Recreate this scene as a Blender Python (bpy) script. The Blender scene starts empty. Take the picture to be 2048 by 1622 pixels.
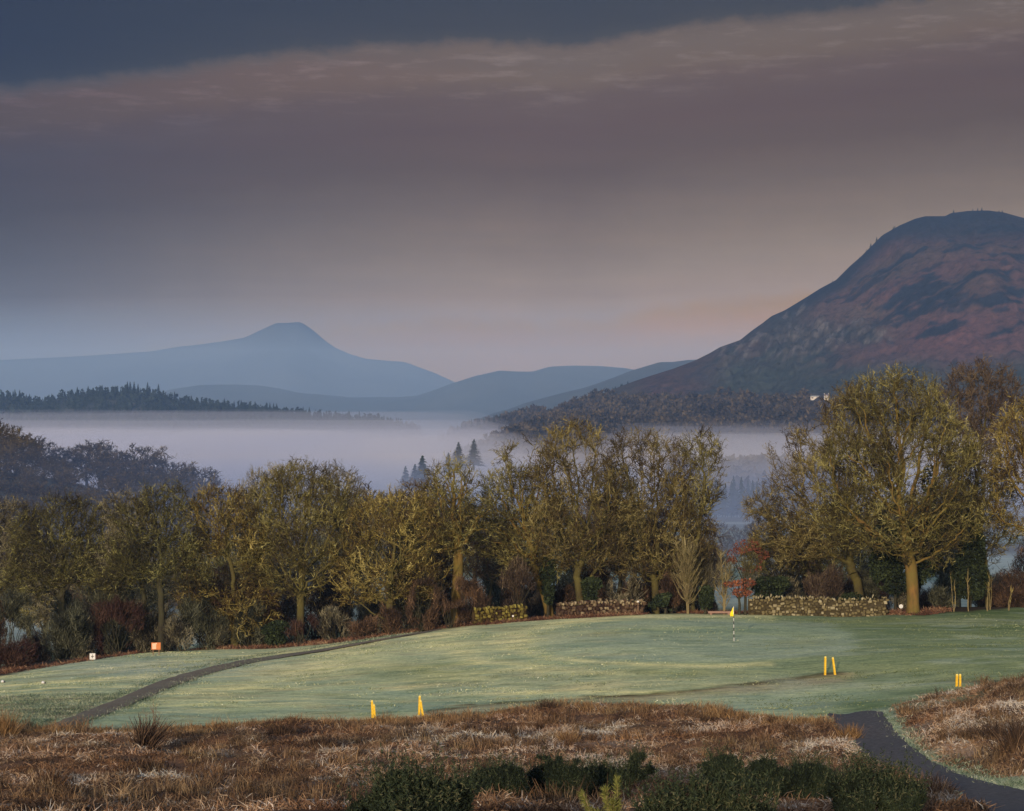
import bpy, math, random
import numpy as np
from mathutils import Vector, Matrix

random.seed(7)
RNG = np.random.default_rng(7)
F = 4107.0            # focal length in pixels of the 2048 px wide photograph
CX, CY = 1024.0, 811.0
scene = bpy.context.scene
COL = scene.collection

# ---------------------------------------------------------------- small maths
def lerp(a, b, t): return a + (b - a) * t
def sstep(a, b, x):
    if a == b: b = a + 1e-6
    t = np.clip((x - a) / (b - a), 0, 1)
    return t * t * (3 - 2 * t)
def unit(v):
    n = np.linalg.norm(v, axis=-1, keepdims=True)
    return v / np.maximum(n, 1e-9)
def _hash(i, j, s):
    n = (i * 374761393 + j * 668265263 + s * 974634777) & 0xffffffff
    n = ((n ^ (n >> 13)) * 1274126177) & 0xffffffff
    n = n ^ (n >> 16)
    return (n & 0xffff) / 65535.0
def vnoise(x, y, s=0):
    x = np.asarray(x, float); y = np.asarray(y, float)
    i = np.floor(x).astype(np.int64); j = np.floor(y).astype(np.int64)
    u = x - i; v = y - j
    u = u * u * u * (u * (u * 6 - 15) + 10); v = v * v * v * (v * (v * 6 - 15) + 10)
    a = _hash(i, j, s); b = _hash(i + 1, j, s); c = _hash(i, j + 1, s); d = _hash(i + 1, j + 1, s)
    return lerp(lerp(a, b, u), lerp(c, d, u), v) * 2 - 1
def fbm(x, y, s=0, o=5, g=0.5):
    r = 0; a = 1; t = 0
    for k in range(o):
        r = r + a * vnoise(x * 2 ** k + 17.3 * k, y * 2 ** k - 9.1 * k, s + k); t += a; a *= g
    return r / t
def ridged(x, y, s=0, o=5):
    r = 0; a = 1; t = 0
    for k in range(o):
        r = r + a * (1 - np.abs(vnoise(x * 2 ** k + 5.3 * k, y * 2 ** k + 3.7 * k, s + k))); t += a; a *= 0.5
    return r / t

# ---------------------------------------------------------------- mesh helpers
def add(o, parent=None):
    COL.objects.link(o)
    if parent is not None: o.parent = parent
    return o
def mk_mesh(name, verts, faces, mat=None, tone=None, smooth=False, cols=None):
    """faces: (M,k) array or list of such arrays"""
    me = bpy.data.meshes.new(name)
    verts = np.ascontiguousarray(verts, dtype=np.float32)
    fl = faces if isinstance(faces, list) else [faces]
    fl = [np.asarray(f, dtype=np.int32) for f in fl if len(f)]
    tot = np.concatenate([np.full(len(f), f.shape[1], np.int32) for f in fl])
    lv = np.concatenate([f.ravel() for f in fl])
    start = np.concatenate([[0], np.cumsum(tot)[:-1]]).astype(np.int32)
    me.vertices.add(len(verts)); me.vertices.foreach_set('co', verts.ravel())
    me.loops.add(len(lv)); me.loops.foreach_set('vertex_index', lv)
    me.polygons.add(len(tot)); me.polygons.foreach_set('loop_start', start); me.polygons.foreach_set('loop_total', tot)
    if tone is not None:
        a = me.attributes.new('tone', 'FLOAT', 'POINT'); a.data.foreach_set('value', np.asarray(tone, np.float32))
    if cols is not None:
        a = me.attributes.new('zone', 'FLOAT_COLOR', 'POINT')
        c = np.ones((len(verts), 4), np.float32); c[:, :3] = cols
        a.data.foreach_set('color', c.ravel())
    me.update(calc_edges=True)
    me.validate()
    if smooth: me.polygons.foreach_set('use_smooth', np.ones(len(tot), bool))
    if mat: me.materials.append(mat)
    return me
def mk_obj(name, me, parent=None):
    return add(bpy.data.objects.new(name, me), parent)
def tag(o, label=None, cat=None, group=None, kind=None):
    if label: o['label'] = label
    if cat: o['category'] = cat
    if group: o['group'] = group
    if kind: o['kind'] = kind
    return o
def empty(name, loc, label, cat, group=None, rz=0.0):
    o = bpy.data.objects.new(name, None); o.location = loc; o.rotation_euler = (0, 0, rz); o.empty_display_size = 0.3
    add(o); return tag(o, label, cat, group)
def copy_tree(root, loc, rz=0.0, sc=(1, 1, 1), label=None, group=None):
    r = root.copy(); COL.objects.link(r); r.location = loc; r.rotation_euler = (0, 0, rz); r.scale = sc
    if label: r['label'] = label
    if group: r['group'] = group
    for ch in list(root.children):
        c = ch.copy(); COL.objects.link(c); c.parent = r
        for g in list(ch.children):
            d = g.copy(); COL.objects.link(d); d.parent = c
    return r

class MB:
    """collects solid bits into one mesh"""
    def __init__(s): s.v = []; s.f = []; s.n = 0
    def _push(s, v, f):
        s.v.append(np.asarray(v, float)); s.f += [[i + s.n for i in q] for q in f]; s.n += len(v)
    def box(s, c, d, rot=None, taper=1.0):
        hx, hy, hz = d[0] / 2, d[1] / 2, d[2] / 2
        v = np.array([(x * hx * (taper if z > 0 else 1), y * hy * (taper if z > 0 else 1), z * hz) for z in (-1, 1) for (x, y) in ((-1, -1), (1, -1), (1, 1), (-1, 1))])
        if rot is not None: v = v @ np.array(rot).T
        s._push(v + np.array(c), [(0, 3, 2, 1), (4, 5, 6, 7), (0, 1, 5, 4), (1, 2, 6, 5), (2, 3, 7, 6), (3, 0, 4, 7)])
    def tube(s, pts, rad, k=8, cap=True):
        pts = np.asarray(pts, float); n = len(pts); rad = np.broadcast_to(rad, (n,))
        t = unit(np.gradient(pts, axis=0)); ref = np.array([0, 1, 0.]) if abs(t[0][1]) < .9 else np.array([1, 0, 0.])
        a = unit(np.cross(t, ref)); b = np.cross(t, a); th = np.arange(k) * 2 * np.pi / k
        v = (pts[:, None] + rad[:, None, None] * (np.cos(th)[None, :, None] * a[:, None] + np.sin(th)[None, :, None] * b[:, None])).reshape(-1, 3)
        f = [(i * k + j, i * k + (j + 1) % k, (i + 1) * k + (j + 1) % k, (i + 1) * k + j) for i in range(n - 1) for j in range(k)]
        if cap: f += [tuple(range(k))[::-1], tuple((n - 1) * k + j for j in range(k))]
        s._push(v, f)
    def build(s, name, mat, parent=None, smooth=False):
        me = bpy.data.meshes.new(name); me.from_pydata(np.concatenate(s.v).tolist(), [], s.f); me.update()
        if smooth: me.polygons.foreach_set('use_smooth', np.ones(len(me.polygons), bool))
        me.materials.append(mat); return mk_obj(name, me, parent)

# ---------------------------------------------------------------- materials
def new_mat(name):
    m = bpy.data.materials.new(name); m.use_nodes = True; nt = m.node_tree
    for n in list(nt.nodes): nt.nodes.remove(n)
    out = nt.nodes.new('ShaderNodeOutputMaterial'); b = nt.nodes.new('ShaderNodeBsdfPrincipled')
    nt.links.new(b.outputs[0], out.inputs[0]); b.inputs['Specular IOR Level'].default_value = 0.15
    b.inputs['Roughness'].default_value = 0.9
    return m, nt, b, out
def ramp(nt, stops, fac=None, interp='LINEAR'):
    r = nt.nodes.new('ShaderNodeValToRGB'); e = r.color_ramp.elements; r.color_ramp.interpolation = interp
    while len(e) > 1: e.remove(e[-1])
    e[0].position = stops[0][0]; e[0].color = (*stops[0][1], 1)
    for p, c in stops[1:]:
        x = e.new(p); x.color = (*c, 1)
    if fac is not None: nt.links.new(fac, r.inputs[0])
    return r.outputs[0]
def noise(nt, scale, detail=4, rough=0.55, vec=None, stretch=None, dist=0.0):
    n = nt.nodes.new('ShaderNodeTexNoise'); n.inputs['Scale'].default_value = scale; n.inputs['Detail'].default_value = detail
    n.inputs['Roughness'].default_value = rough; n.inputs['Distortion'].default_value = dist
    if vec is None:
        tc = nt.nodes.new('ShaderNodeTexCoord'); vec = tc.outputs['Object']
    if stretch is not None:
        mp = nt.nodes.new('ShaderNodeMapping'); mp.inputs['Scale'].default_value = stretch[:3]
        if len(stretch) > 3: mp.inputs['Rotation'].default_value = (0, 0, stretch[3])
        nt.links.new(vec, mp.inputs[0]); vec = mp.outputs[0]
    nt.links.new(vec, n.inputs['Vector']); return n.outputs['Fac']
def math_n(nt, op, a, b=None, clamp=False):
    m = nt.nodes.new('ShaderNodeMath'); m.operation = op; m.use_clamp = clamp
    for k, x in enumerate((a, b)):
        if x is None: continue
        if isinstance(x, (int, float)): m.inputs[k].default_value = x
        else: nt.links.new(x, m.inputs[k])
    return m.outputs[0]
def mixc(nt, fac, a, b, mode='MIX'):
    m = nt.nodes.new('ShaderNodeMix'); m.data_type = 'RGBA'; m.blend_type = mode
    for sock, x in ((m.inputs[0], fac), (m.inputs[6], a), (m.inputs[7], b)):
        if isinstance(x, (int, float)): sock.default_value = x
        elif isinstance(x, tuple): sock.default_value = (*x, 1)
        else: nt.links.new(x, sock)
    return m.outputs[2]
def attr(nt, name):
    a = nt.nodes.new('ShaderNodeAttribute'); a.attribute_name = name; return a
def bump(nt, b, h, strength=0.5, dist=0.05):
    n = nt.nodes.new('ShaderNodeBump'); n.inputs['Strength'].default_value = strength; n.inputs['Distance'].default_value = dist
    nt.links.new(h, n.inputs['Height']); nt.links.new(n.outputs[0], b.inputs['Normal'])

def twig_mat(name, stops, drift=False):
    """colour of each twig chosen by its stored tone plus a little noise in the tree"""
    m, nt, b, out = new_mat(name)
    a = attr(nt, 'tone').outputs['Fac']
    n = noise(nt, 0.35, 3, 0.6)
    f = math_n(nt, 'ADD', a, math_n(nt, 'MULTIPLY', math_n(nt, 'SUBTRACT', n, 0.5), 0.9), clamp=True)
    col = ramp(nt, stops, f)
    if drift: col = mixc(nt, 1.0, col, ramp(nt, [(.36, (1.12, .94, .83)), (.62, (1.0, 1.04, 1.04))], noise(nt, .16, 4, .6)), 'MULTIPLY')
    nt.links.new(col, b.inputs['Base Color'])
    return m
def plain_mat(name, c1, c2, scale=6.0, rough=0.85, bmp=0.3, bd=0.02, stretch=None):
    m, nt, b, out = new_mat(name)
    n = noise(nt, scale, 5, 0.6, stretch=stretch)
    nt.links.new(ramp(nt, [(0.3, c1), (0.7, c2)], n), b.inputs['Base Color']); b.inputs['Roughness'].default_value = rough
    if bmp: bump(nt, b, n, bmp, bd)
    return m

def bark_mat(name, c1, c2, moss, amount=0.5):
    m, nt, b, out = new_mat(name)
    n = noise(nt, 3.0, 5, 0.65, stretch=(1, 1, 0.35)); n2 = noise(nt, 0.8, 4, 0.6)
    base = ramp(nt, [(0.3, c1), (0.7, c2)], n)
    f = ramp(nt, [(max(0.0, 0.75 - amount), (0, 0, 0)), (min(1, 0.95 - amount * .6), (1, 1, 1))], n2)
    nt.links.new(mixc(nt, f, base, moss), b.inputs['Base Color']); bump(nt, b, n, 0.8, 0.06)
    return m

M = {}
M['bark_gold_lit'] = bark_mat('bark_gold_lit', (0.06, 0.034, 0.016), (0.23, 0.12, 0.04), (0.13, 0.105, 0.028), 0.5)  # orange of the sunlit trunks put into the bark colour
M['bark_moss'] = bark_mat('bark_moss', (0.022, 0.018, 0.012), (0.055, 0.042, 0.023), (0.092, 0.08, 0.026), 0.55)
M['bark_dark'] = bark_mat('bark_dark', (0.02, 0.018, 0.016), (0.05, 0.042, 0.032), (0.055, 0.055, 0.026), 0.4)
M['bark_pale'] = bark_mat('bark_pale', (0.12, 0.09, 0.05), (0.26, 0.20, 0.11), (0.20, 0.17, 0.07), 0.4)
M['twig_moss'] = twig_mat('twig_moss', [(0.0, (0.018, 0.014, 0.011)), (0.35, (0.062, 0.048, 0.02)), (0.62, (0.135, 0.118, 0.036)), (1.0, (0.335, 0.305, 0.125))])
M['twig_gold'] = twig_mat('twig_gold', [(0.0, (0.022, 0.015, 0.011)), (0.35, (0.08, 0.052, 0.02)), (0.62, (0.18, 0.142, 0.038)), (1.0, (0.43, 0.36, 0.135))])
M['twig_brass'] = twig_mat('twig_brass', [(0.0, (0.02, 0.015, 0.012)), (0.35, (0.065, 0.046, 0.022)), (0.62, (0.135, 0.108, 0.038)), (1.0, (0.31, 0.265, 0.115))])
M['twig_moss_shade'] = twig_mat('twig_moss_shade', [(0.0, (0.014, 0.012, 0.010)), (0.4, (0.045, 0.038, 0.018)), (0.7, (0.105, 0.098, 0.032)), (1.0, (0.27, 0.255, 0.10))])  # darker moss twigs: shade on the left crowns put into the colour
M['twig_grey'] = twig_mat('twig_grey', [(0.0, (0.018, 0.016, 0.015)), (0.35, (0.06, 0.052, 0.036)), (0.7, (0.17, 0.15, 0.09)), (1.0, (0.30, 0.27, 0.19))])
M['twig_purple'] = twig_mat('twig_purple', [(0.0, (0.025, 0.018, 0.016)), (0.5, (0.075, 0.052, 0.038)), (1.0, (0.17, 0.13, 0.08))])
M['twig_pale'] = twig_mat('twig_pale', [(0.0, (0.07, 0.055, 0.03)), (0.5, (0.17, 0.14, 0.065)), (1.0, (0.33, 0.28, 0.15))])
M['twig_brown'] = twig_mat('twig_brown', [(0.0, (0.02, 0.014, 0.011)), (0.5, (0.062, 0.038, 0.025)), (1.0, (0.18, 0.11, 0.065))])
M['twig_red'] = twig_mat('twig_red', [(0.0, (0.035, 0.014, 0.013)), (0.5, (0.045, 0.027, 0.021)), (1.0, (0.11, 0.06, 0.042))])
M['twig_green'] = twig_mat('twig_green', [(0.0, (0.014, 0.015, 0.012)), (0.5, (0.042, 0.044, 0.028)), (1.0, (0.15, 0.15, 0.095))])
M['twig_far'] = twig_mat('twig_far', [(0.0, (0.012, 0.012, 0.014)), (0.5, (0.04, 0.033, 0.028)), (1.0, (0.11, 0.082, 0.045))])
M['twig_far_gold'] = twig_mat('twig_far_gold', [(0.0, (0.02, 0.017, 0.014)), (0.5, (0.075, 0.056, 0.03)), (1.0, (0.17, 0.13, 0.055))])
M['leaf_copper'] = twig_mat('leaf_copper', [(0.0, (0.07, 0.02, 0.012)), (0.5, (0.15, 0.05, 0.03)), (1.0, (0.30, 0.115, 0.055))])
M['leaf_ivy'] = twig_mat('leaf_ivy', [(0.0, (0.008, 0.012, 0.008)), (0.5, (0.02, 0.029, 0.014)), (1.0, (0.05, 0.066, 0.028))])
M['needle_dark'] = twig_mat('needle_dark', [(0.0, (0.012, 0.02, 0.018)), (1.0, (0.035, 0.05, 0.04))])
M['gorse'] = twig_mat('gorse', [(0.0, (0.008, 0.012, 0.008)), (0.55, (0.020, 0.030, 0.017)), (0.85, (0.045, 0.060, 0.03)), (1.0, (0.10, 0.095, 0.05))])
M['bracken'] = twig_mat('bracken', [(0.0, (0.026, 0.016, 0.011)), (0.3, (0.08, 0.046, 0.028)), (0.6, (0.19, 0.118, 0.07)), (0.85, (0.35, 0.26, 0.175)), (1.0, (0.46, 0.43, 0.39))], True)
M['litter'] = twig_mat('litter', [(0.0, (0.04, 0.02, 0.014)), (0.5, (0.16, 0.075, 0.045)), (1.0, (0.36, 0.24, 0.14))])
M['grass_blade'] = twig_mat('grass_blade', [(0.0, (0.05, 0.08, 0.045)), (0.4, (0.14, 0.18, 0.12)), (0.75, (0.30, 0.31, 0.21)), (1.0, (0.42, 0.42, 0.34))])
M['straw'] = twig_mat('straw', [(0.0, (0.10, 0.05, 0.022)), (0.5, (0.24, 0.14, 0.06)), (1.0, (0.42, 0.28, 0.14))])
M['stone'] = plain_mat('stone', (0.07, 0.055, 0.03), (0.36, 0.31, 0.19), 2.2, 0.95, 0.5, 0.03)
M['stone_moss'] = plain_mat('stone_moss', (0.12, 0.10, 0.02), (0.34, 0.30, 0.05), 2.0, 0.95, 0.5, 0.03)
M['yellow'] = plain_mat('yellow', (0.62, 0.36, 0.02), (0.85, 0.55, 0.05), 9.0, 0.6, 0.1)
M['yellow_cap'] = plain_mat('yellow_cap', (0.75, 0.55, 0.10), (0.85, 0.68, 0.2), 9.0, 0.6, 0.1)
M['flag_yellow'] = plain_mat('flag_yellow', (0.85, 0.62, 0.02), (0.95, 0.78, 0.05), 5.0, 0.7, 0.1)
M['white'] = plain_mat('white', (0.48, 0.47, 0.46), (0.66, 0.64, 0.63), 5.0, 0.6, 0.1)
M['black'] = plain_mat('black', (0.02, 0.02, 0.02), (0.05, 0.05, 0.05), 5.0, 0.6, 0.1)
M['orange'] = plain_mat('orange', (0.46, 0.13, 0.04), (0.58, 0.21, 0.075), 5.0, 0.6, 0.1)
M['pale_orange'] = plain_mat('pale_orange', (0.7, 0.42, 0.28), (0.78, 0.5, 0.35), 5.0, 0.6, 0.1)
M['wood'] = plain_mat('wood', (0.12, 0.07, 0.04), (0.26, 0.17, 0.11), 6.0, 0.9, 0.4, 0.02, (1, 1, 6))
M['timber'] = plain_mat('timber', (0.17, 0.10, 0.08), (0.34, 0.22, 0.17), 6.0, 0.9, 0.4, 0.02, (0.4, 4, 4))
M['render'] = plain_mat('render', (0.46, 0.43, 0.38), (0.55, 0.51, 0.46), 1.0, 0.8, 0.1)
M['slate'] = plain_mat('slate', (0.07, 0.06, 0.07), (0.15, 0.12, 0.12), 1.5, 0.7, 0.2)
M['shed_roof'] = plain_mat('shed_roof', (0.24, 0.24, 0.23), (0.34, 0.34, 0.32), 1.0, 0.6, 0.1)
M['glass'] = plain_mat('glass', (0.02, 0.02, 0.03), (0.05, 0.05, 0.06), 1.0, 0.2, 0)

# ---------------------------------------------------------------- terrain
CTRL = [  # (px, py, distance) read off the photograph
 (-600,1622,50),(0,1622,50),(500,1622,50),(1024,1622,50),(1500,1622,50),(2048,1622,49),(2600,1610,50),
 (0,1540,72),(500,1540,72),(1024,1535,72),(1500,1530,72),(1850,1548,66),(1720,1490,78),
 (-600,1500,85),(0,1490,86),(300,1485,86),(700,1478,86),(1024,1475,86),(1400,1470,86),
 (0,1450,97),(300,1455,96),(600,1448,97),(850,1442,98),(1024,1430,100),(1300,1420,100),(1500,1424,98),(1710,1432,93),
 (0,1400,113),(300,1402,109),(600,1395,110),(850,1395,109),(1024,1396,108),(1300,1388,108),(1500,1380,108),(1800,1388,103),
 (2048,1366,86),(1950,1378,90),(1870,1398,91),(2048,1420,77),(2048,1480,68),(2048,1560,60),(1950,1440,78),(1950,1500,69),(2600,1330,88),(2600,1440,70),
 (2048,1362,104),(1930,1372,104),
 (-600,1410,128),(0,1358,130),(150,1330,137),(300,1306,146),(450,1300,147),(530,1300,145),(150,1375,120),(400,1345,125),
 (300,1360,122),(600,1350,122),(600,1308,138),(700,1292,141),(800,1274,143),(800,1330,123),
 (900,1258,146),(1024,1245,148),(1150,1236,150),(1024,1340,117),(1024,1290,130),
 (1300,1228,152),(1300,1270,133),(1300,1330,117),(1467,1283,130),(1500,1228,153),(1500,1330,117),
 (1700,1232,152),(1700,1280,131),(1660,1350,112),(1850,1232,148),(1850,1290,122),(1900,1222,152),(2048,1240,147),(2048,1300,121),(2000,1216,154),(2600,1230,150),
]
cp = []
for px, py, Y in CTRL: cp.append(((px - CX) / F * Y, Y, -(py - CY) / F * Y))
for X in (-60, -25, 0, 25, 60):
    cp += [(X, 0, -1.75), (X, 20, -4.3), (X, -60, -1.5), (X, 36, -7.2)]
for X, z in ((-62, -24.5), (-40, -22.5), (-20, -20.5), (0, -18.8), (20, -18.0), (40, -17.6), (62, -17.5)): cp.append((X, 172, z))
for X, z in ((-80, -30), (-50, -28.5), (-25, -26), (0, -24), (25, -22.5), (50, -22), (80, -22)): cp.append((X, 215, z)); cp.append((X, 250, z - 3))
cp = np.array(cp)
def _U(r2): return np.where(r2 > 1e-9, r2 * np.log(np.maximum(r2, 1e-9)), 0)
_P = cp[:, :2] / 50.0
_n = len(_P)
_K = _U(((_P[:, None] - _P[None]) ** 2).sum(-1)) + np.eye(_n) * 0.01
_Q = np.c_[np.ones(_n), _P]
_A = np.zeros((_n + 3, _n + 3)); _A[:_n, :_n] = _K; _A[:_n, _n:] = _Q; _A[_n:, :_n] = _Q.T
_W = np.linalg.solve(_A, np.r_[cp[:, 2], 0, 0, 0])
def near_h(x, y):
    p = np.stack([np.clip(x, -62, 62), np.clip(y, -60, 250)], -1).reshape(-1, 2) / 50.0
    out = np.empty(len(p))
    for i in range(0, len(p), 20000):
        q = p[i:i + 20000]
        out[i:i + 20000] = _U(((q[:, None] - _P[None]) ** 2).sum(-1)) @ _W[:_n] + _W[_n] + q @ _W[_n + 1:]
    return out.reshape(np.shape(x))
FY = [150, 250, 320, 450, 600, 800, 1100, 1600, 3000, 3500, 5000, 12000, 30000]
FZ = [-20, -26.5, -28, -33, -38, -44, -55, -70, -82, -80, -80, -90, -90]
def far_h(x, y):
    z = np.interp(y, FY, FZ)
    a = x / np.maximum(y, 100)
    # wooded spur on the left
    z = z + 20 * np.exp(-((y - 620) / 190) ** 2) * sstep(-0.10, -0.26, a)
    z = z + 3.0 * fbm(x / 260, y / 260, 3, 3) * sstep(250, 600, y)
    z = z - 6 * sstep(-0.02, -0.2, a) * np.exp(-((y - 320) / 120) ** 2)
    return z
def rough_amp(px, py, x, y): return None
def ground_h0(x, y):
    x = np.asarray(x, float); y = np.asarray(y, float)
    t = sstep(175, 250, y)
    near = near_h(x, y) + (0.16 * fbm(x / 8.5, y / 6.5, 401, 3) + 0.035 * fbm(x / 2.0, y / 1.5, 402, 3)) * sstep(70, 95, y)
    return near * (1 - t) + far_h(x, y) * t
def proj(x, y, z):
    yy = np.maximum(y, 1.0)
    return CX + x / yy * F, CY - z / yy * F
# precomputed lookup of the smooth terrain for fast placing
GXs = np.arange(-75, 75.01, 0.5); GYs = np.arange(20, 260.01, 0.5)
_GX, _GY = np.meshgrid(GXs, GYs); _GH = ground_h0(_GX, _GY)
def gh(x, y):
    x = np.asarray(x, float); y = np.asarray(y, float)
    u = np.clip((x - GXs[0]) / 0.5, 0, len(GXs) - 1.001); v = np.clip((y - GYs[0]) / 0.5, 0, len(GYs) - 1.001)
    i = u.astype(int); j = v.astype(int); fu = u - i; fv = v - j
    r = (_GH[j, i] * (1 - fu) + _GH[j, i + 1] * fu) * (1 - fv) + (_GH[j + 1, i] * (1 - fu) + _GH[j + 1, i + 1] * fu) * fv
    inside = (np.abs(x) <= 75) & (y >= 20) & (y <= 260)
    if np.all(inside): return r
    return np.where(inside, r, ground_h0(x, y))
def hit(px, py, y0=25.0, y1=250.0):
    """first point of the ground on the line of sight through photograph pixel (px, py)"""
    Y = np.arange(y0, y1, 0.1); X = (px - CX) / F * Y; Z = -(py - CY) / F * Y
    g = gh(X, Y); k = np.nonzero(g >= Z)[0]
    k = k[0] if len(k) else len(Y) - 1
    return np.array([X[k], Y[k], float(g[k])])
def at(px, Y):
    X = (px - CX) / F * Y
    return np.array([X, Y, float(gh(X, Y))])

# zones, traced once and stored on the ground itself
def seg_dist(px, py, poly, closed=False):
    P = np.array(poly, float)
    if closed: P = np.vstack([P, P[:1]])
    best = np.full(px.shape, 1e9)
    for a, b in zip(P[:-1], P[1:]):
        d = b - a; L = (d ** 2).sum()
        t = np.clip(((px - a[0]) * d[0] + (py - a[1]) * d[1]) / L, 0, 1)
        best = np.minimum(best, np.hypot(px - a[0] - t * d[0], (py - a[1] - t * d[1])))
    return best
def in_poly(px, py, poly):
    c = np.zeros(px.shape, bool); P = poly; n = len(P)
    for i in range(n):
        x1, y1 = P[i]; x2, y2 = P[(i + 1) % n]
        if y1 == y2: continue
        cond = ((y1 > py) != (y2 > py)) & (px < (x2 - x1) * (py - y1) / (y2 - y1) + x1)
        c ^= cond
    return c
ROUGH_MAIN = [(-900, 1445), (-50, 1448), (60, 1462), (140, 1464), (300, 1466), (500, 1450), (640, 1446), (745, 1444), (860, 1440), (980, 1432), (1060, 1416), (1300, 1414), (1450, 1424), (1560, 1444), (1600, 1452), (1655, 1436), (1690, 1468), (1720, 1502), (1770, 1532), (1850, 1562), (1900, 1590), (1960, 1626), (2060, 1680), (3000, 2300), (3000, 9000), (-4000, 9000), (-4000, 1445)]
ROUGH_BANK = [(1800, 1440), (1792, 1420), (1870, 1396), (1960, 1378), (2048, 1364), (2600, 1320), (3200, 1320), (3200, 1640), (2048, 1556), (1980, 1548), (1900, 1528), (1850, 1500), (1815, 1466)]
PATH_R_L = [(1655, 1427), (1668, 1445), (1690, 1470), (1720, 1502), (1770, 1532), (1850, 1564), (1900, 1590), (1960, 1626), (2040, 1670), (2150, 1730)]
PATH_R_R = [(1762, 1425), (1775, 1443), (1795, 1468), (1830, 1500), (1880, 1533), (1940, 1556), (2000, 1572), (2060, 1584), (2150, 1604), (2300, 1640)]
PATH_L_U = [(40, 1474), (90, 1452), (150, 1430), (240, 1394), (320, 1360), (400, 1338), (480, 1321), (560, 1309.5), (640, 1299), (700, 1289), (760, 1279), (830, 1267), (880, 1258.5)]
PATH_L_D = [(110, 1476), (150, 1454), (215, 1432), (300, 1397), (365, 1369), (430, 1347), (500, 1329), (572, 1315.5), (650, 1303.5), (708, 1292.5), (766, 1281.5), (835, 1269), (884, 1260)]
def poly_mask(px, py, poly, soft):
    d = seg_dist(px, py, poly, True); s = np.where(in_poly(px, py, poly), d, -d)
    return np.clip(0.5 + s / soft, 0, 1)
def rough_mask(px, py, x, y):
    w = 7 * fbm(x / 3.0, y / 3.0, 11, 3)
    m = np.maximum(poly_mask(px, py + w, ROUGH_MAIN, 14), poly_mask(px + w, py + w, ROUGH_BANK, 16))
    return m * (y < 112)
def blob(px, py, cx, cy, rx, ry, ang=0.0):
    c, s = math.cos(ang), math.sin(ang); dx = px - cx; dy = py - cy
    u = (dx * c + dy * s) / rx; v = (-dx * s + dy * c) / ry
    return np.exp(-(u * u + v * v))

def ground_fine(x, y, z, m):
    a = 0.42 * fbm(x / 1.9, y / 1.9, 21, 4) + 0.40 * ridged(x / 4.5, y / 4.5, 31, 3) - 0.22
    return z + m * a * sstep(18, 45, y)

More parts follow.
